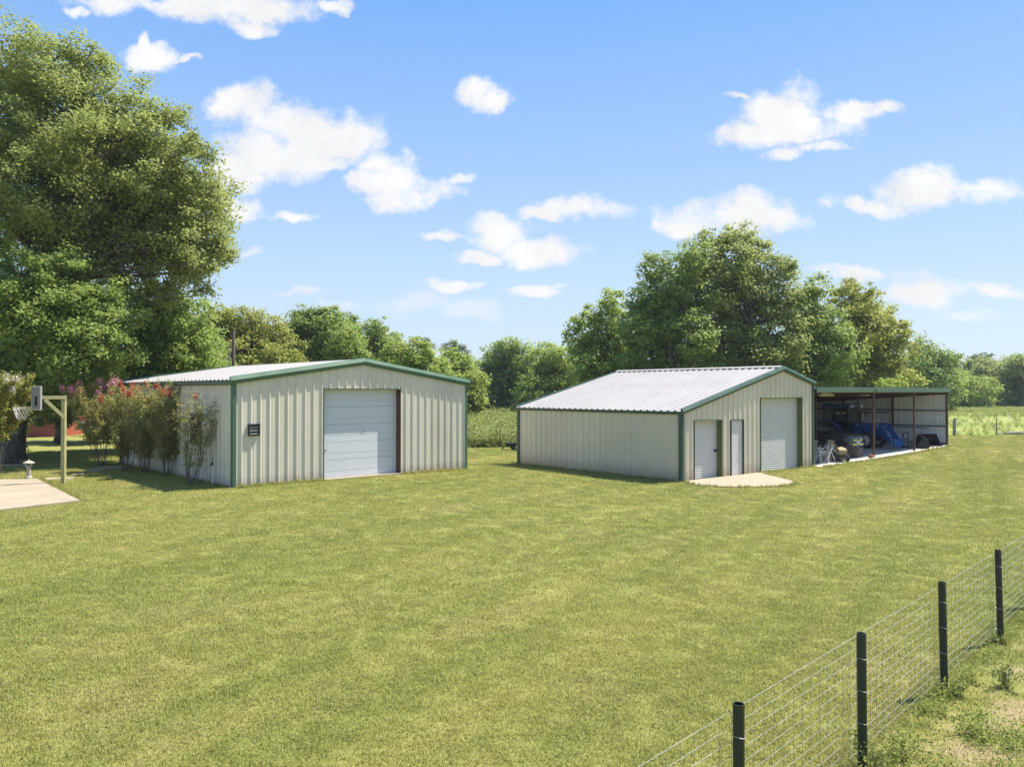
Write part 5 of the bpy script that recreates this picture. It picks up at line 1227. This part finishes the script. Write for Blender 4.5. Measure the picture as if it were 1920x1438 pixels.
# lawn
tufts = [blade_tuft(100 + i, 30, 0.10, 0.034 + 0.005 * (i % 3), 0.0026, MAT['blade']) for i in range(6)]
def lawn_keep(x, y, r):
    wedge = (np.abs(x) < 0.68 * y + 1.2)
    rough = (x - posts[0].x) * dirf.y - (y - posts[0].y) * dirf.x > 0.1
    wedge &= ~rough | (r.random(len(x)) < 0.3)
    dens = np.clip((8.0 / y) ** 1.5, 0.03, 1.0) * 0.92
    return wedge & (r.random(len(x)) < dens) & (y < by(x) + 0.3)
P1, r1_ = field_pts(900000, -34, 34, 3.6, 51, lawn_keep, 5)
scatter('lawn_grass', P1, r1_.uniform(0, 6.28, len(P1)), r1_.uniform(0.7, 1.35, len(P1)) * (0.85 + 0.035 * np.clip(P1[:, 1], 5, 34)), r1_.integers(0, 6, len(P1)), tufts, 'short mown green lawn grass covering the yard', 'grass')
lwd = [weed_plant(250 + i, 0.05 + 0.02 * i, 26, ('weed', 'green', 'weedd')[i % 3], 0.034, 0.06) for i in range(3)]
P6, r6_ = field_pts(9000, -16, 18, 4, 26, lambda x, y, r: (np.abs(x) < 0.68 * y + 1) & (r.random(len(x)) < 0.45 * np.clip(9 / y, 0.2, 1)) & (np.array([mnoise.noise(Vector((a * 0.5, b * 0.5, 9.1))) for a, b in zip(x, y)]) > -0.02), 15)
scatter('lawn_weeds', P6, r6_.uniform(0, 6.28, len(P6)), r6_.uniform(0.5, 1.2, len(P6)), r6_.choice(3, len(P6), p=[.4, .35, .25]), lwd, 'small low weeds and dry clippings dotted through the mown lawn', 'weeds')
# rough weeds on the far side of the wire fence
wd = [weed_plant(200 + i, 0.16 + 0.05 * i, 60, 'weed', 0.045, 0.10) for i in range(4)] + [weed_plant(210, 0.34, 110, 'weed', 0.05, 0.12)]
def fence_side(x, y): return (x - posts[0].x) * dirf.y - (y - posts[0].y) * dirf.x
def rough_keep(x, y, r):
    d = fence_side(x, y); c = np.array([mnoise.noise(Vector((a * 1.2, b * 1.2, 3.3))) for a, b in zip(x, y)])
    return (d > 0.0) & (d < 6) & (np.abs(x) < 0.68 * y + 1.5) & ((c > 0.02) | (d < 0.12)) & (r.random(len(x)) < np.clip((7 / y) ** 1.2, 0.1, 1) * np.where(d < 0.15, 1, 0.55))
P2, r2_ = field_pts(16000, 0.5, 16, 3.5, 18, rough_keep, 6)
scatter('rough_weeds', P2, r2_.uniform(0, 6.28, len(P2)), r2_.uniform(0.4, 1.1, len(P2)), r2_.choice(5, len(P2), p=[.45, .3, .15, .07, .03]), wd, 'patchy rough weeds on worn soil right of the wire fence', 'weeds')
# pasture weeds beyond the mown edge
pw = [weed_plant(220 + i, 0.55 + 0.12 * i, 90, 'weed', 0.11, 0.28) for i in range(3)] + [weed_plant(230 + i, 0.5 + 0.1 * i, 80, 'weedd', 0.10, 0.25) for i in range(2)]
def gap_keep(x, y, r):
    e = y - by(x); return (e > 0.1) & (x > -0.085 * y - 0.5) & (x < 0.05 * y + 0.5) & (r.random(len(x)) < np.clip(50 / y, 0.3, 1))
P3, r3_ = field_pts(22000, -11, 7, 41, 112, gap_keep, 8)
def right_keep(x, y, r):
    e = y - by(x); row = (e < 0.9) | (np.abs(y - 84) < 1.2) | (y > 96)
    return (e > 0.05) & (x > 0.50 * y) & (x < 0.72 * y) & (r.random(len(x)) < np.where(row, 1.0, 0.12))
P4, r4_ = field_pts(30000, 22, 90, 46, 124, right_keep, 9)
P34 = np.concatenate([P3, P4]); n34 = len(P34)
scl = np.concatenate([r3_.uniform(0.6, 1.25, len(P3)) ** 2 * 1.2, np.where((P4[:, 1] - by(P4[:, 0]) < 0.9), r4_.uniform(0.3, 0.7, len(P4)), r4_.uniform(0.35, 0.9, len(P4)))])
pk = np.concatenate([r3_.choice(5, len(P3), p=[.27, .27, .22, .12, .12]), r4_.choice(5, len(P4), p=[.2, .15, .1, .3, .25])])
scatter('pasture_weeds', P34, r3_.uniform(0, 6.28, n34), scl, pk, pw, 'tall mixed weeds and grasses in the pasture beyond the lawn', 'weeds')
# ragged grass along walls, posts and the slab edges
def edge_pts(seed):
    r = np.random.default_rng(seed); out = []
    def line(a, b, n, j=0.06):
        t_ = r.random(n)[:, None]; out.append(np.array([a.x, a.y])[None] * (1 - t_) + np.array([b.x, b.y])[None] * t_ + r.normal(size=(n, 2)) * j)
    def LL(t, v_): return Vector((-8.4263 + t * math.cos(AL) - v_ * math.sin(AL), 23.6985 + t * math.sin(AL) + v_ * math.cos(AL)))
    line(LL(0.1, -0.12), LL(3.0, -0.12), 420, .06); line(LL(6.1, -0.12), LL(W, -0.12), 420, .06); line(LL(-0.15, 0.2), LL(-0.15, L), 600, .07)
    line(RL(-0.12, 0), RL(-0.12, BL), 500, .05); line(RL(4.65, -0.12), RL(BW, -0.12), 200, .05); line(RL(8.5, -0.40), RL(21.4, -0.40), 700, .06)
    line(Vector((*p1, 0)) + Vector((.1, .05, 0)), Vector((*p2, 0)) + Vector((.1, .05, 0)), 400, .06)
    for a_, b_ in zip(P_[:-1], P_[1:]): line(a_, b_, int(60 * (b_ - a_).length), .035)
    for q in posts: line(Vector((q.x, q.y, 0)), Vector((q.x + 0.01, q.y, 0)), 26, .09)
    p = np.concatenate(out); return np.stack([p[:, 0], p[:, 1], gz(p[:, 0], p[:, 1])], 1), r
P5, r5_ = edge_pts(31)
tall = [blade_tuft(300 + i, 22, 0.05, 0.10 + 0.02 * i, 0.0035, MAT['blade']) for i in range(3)]
scatter('edge_grass', P5, r5_.uniform(0, 6.28, len(P5)), r5_.uniform(0.25, 1.05, len(P5)), r5_.integers(0, 3, len(P5)), tall, 'longer untrimmed grass along walls, slab edges and fence posts', 'grass')
# leafy weeds at the foot of the fence and one bush beyond it
def weed_thing(label, x, y, h, n, seed, spread):
    o = thing('leafy_weed', label, 'weed', (x, y, ground_at(x, y)), 0, 'leafy weeds near the wire fence')
    r = np.random.default_rng(seed); m = MB(); C = []
    for k in range(9):
        a = r.uniform(0, 6.283); e = Vector((spread * r.uniform(.3, 1) * math.cos(a), spread * r.uniform(.3, 1) * math.sin(a), h * r.uniform(.55, 1)))
        md2 = e * 0.5 + Vector((0, 0, h * 0.12)); m.tube([(0, 0, 0), md2, e], [0.004, 0.003, 0.0015], 4)
        f = r.uniform(0.15, 1.05, n)[:, None]; C.append(np.array(e)[None] * f + r.normal(size=(n, 3)) * 0.022)
    m.build('stems', MAT['stem'], o); V, Q = leaves(np.concatenate(C), 0.034, seed, up=0.3, asp=0.5); raw_mesh('foliage', V, Q, LM['weed'], o)
q = posts[3]; weed_thing('leafy weed climbing the fence post nearest the picture centre bottom', q.x + 0.03, q.y - 0.09, 0.34, 26, 401, 0.16)
q = posts[4]; weed_thing('small leafy weed at the foot of the second fence post from the right', q.x + 0.08, q.y - 0.1, 0.16, 16, 402, 0.12)
q = G(1885, 1292, -0.21); weed_thing('low bushy weed standing alone on the soil right of the fence', q.x, q.y, 0.30, 40, 403, 0.22)
q = G(1640, 1440, -0.21); weed_thing('spreading weed low at the bottom edge right of the fence', q.x, q.y, 0.2, 22, 404, 0.2)

# ------------------------------------------------------------------ air
hm = newmat('thin_summer_haze'); ht = NT(hm); pv = ht.n('ShaderNodeVolumePrincipled'); pv.inputs['Color'].default_value = (0.72, 0.84, 1.0, 1); pv.inputs['Density'].default_value = 0.00030
pv.inputs['Anisotropy'].default_value = 0.2
ho = ht.n('ShaderNodeOutputMaterial'); ht.l(pv.outputs[0], ho.inputs[1])
m = MB(); m.box((10, 85, 12.5), (640, 320, 29)); tag(m.build('haze', hm), 'thin pale summer haze over the fields', 'haze', kind='stuff')
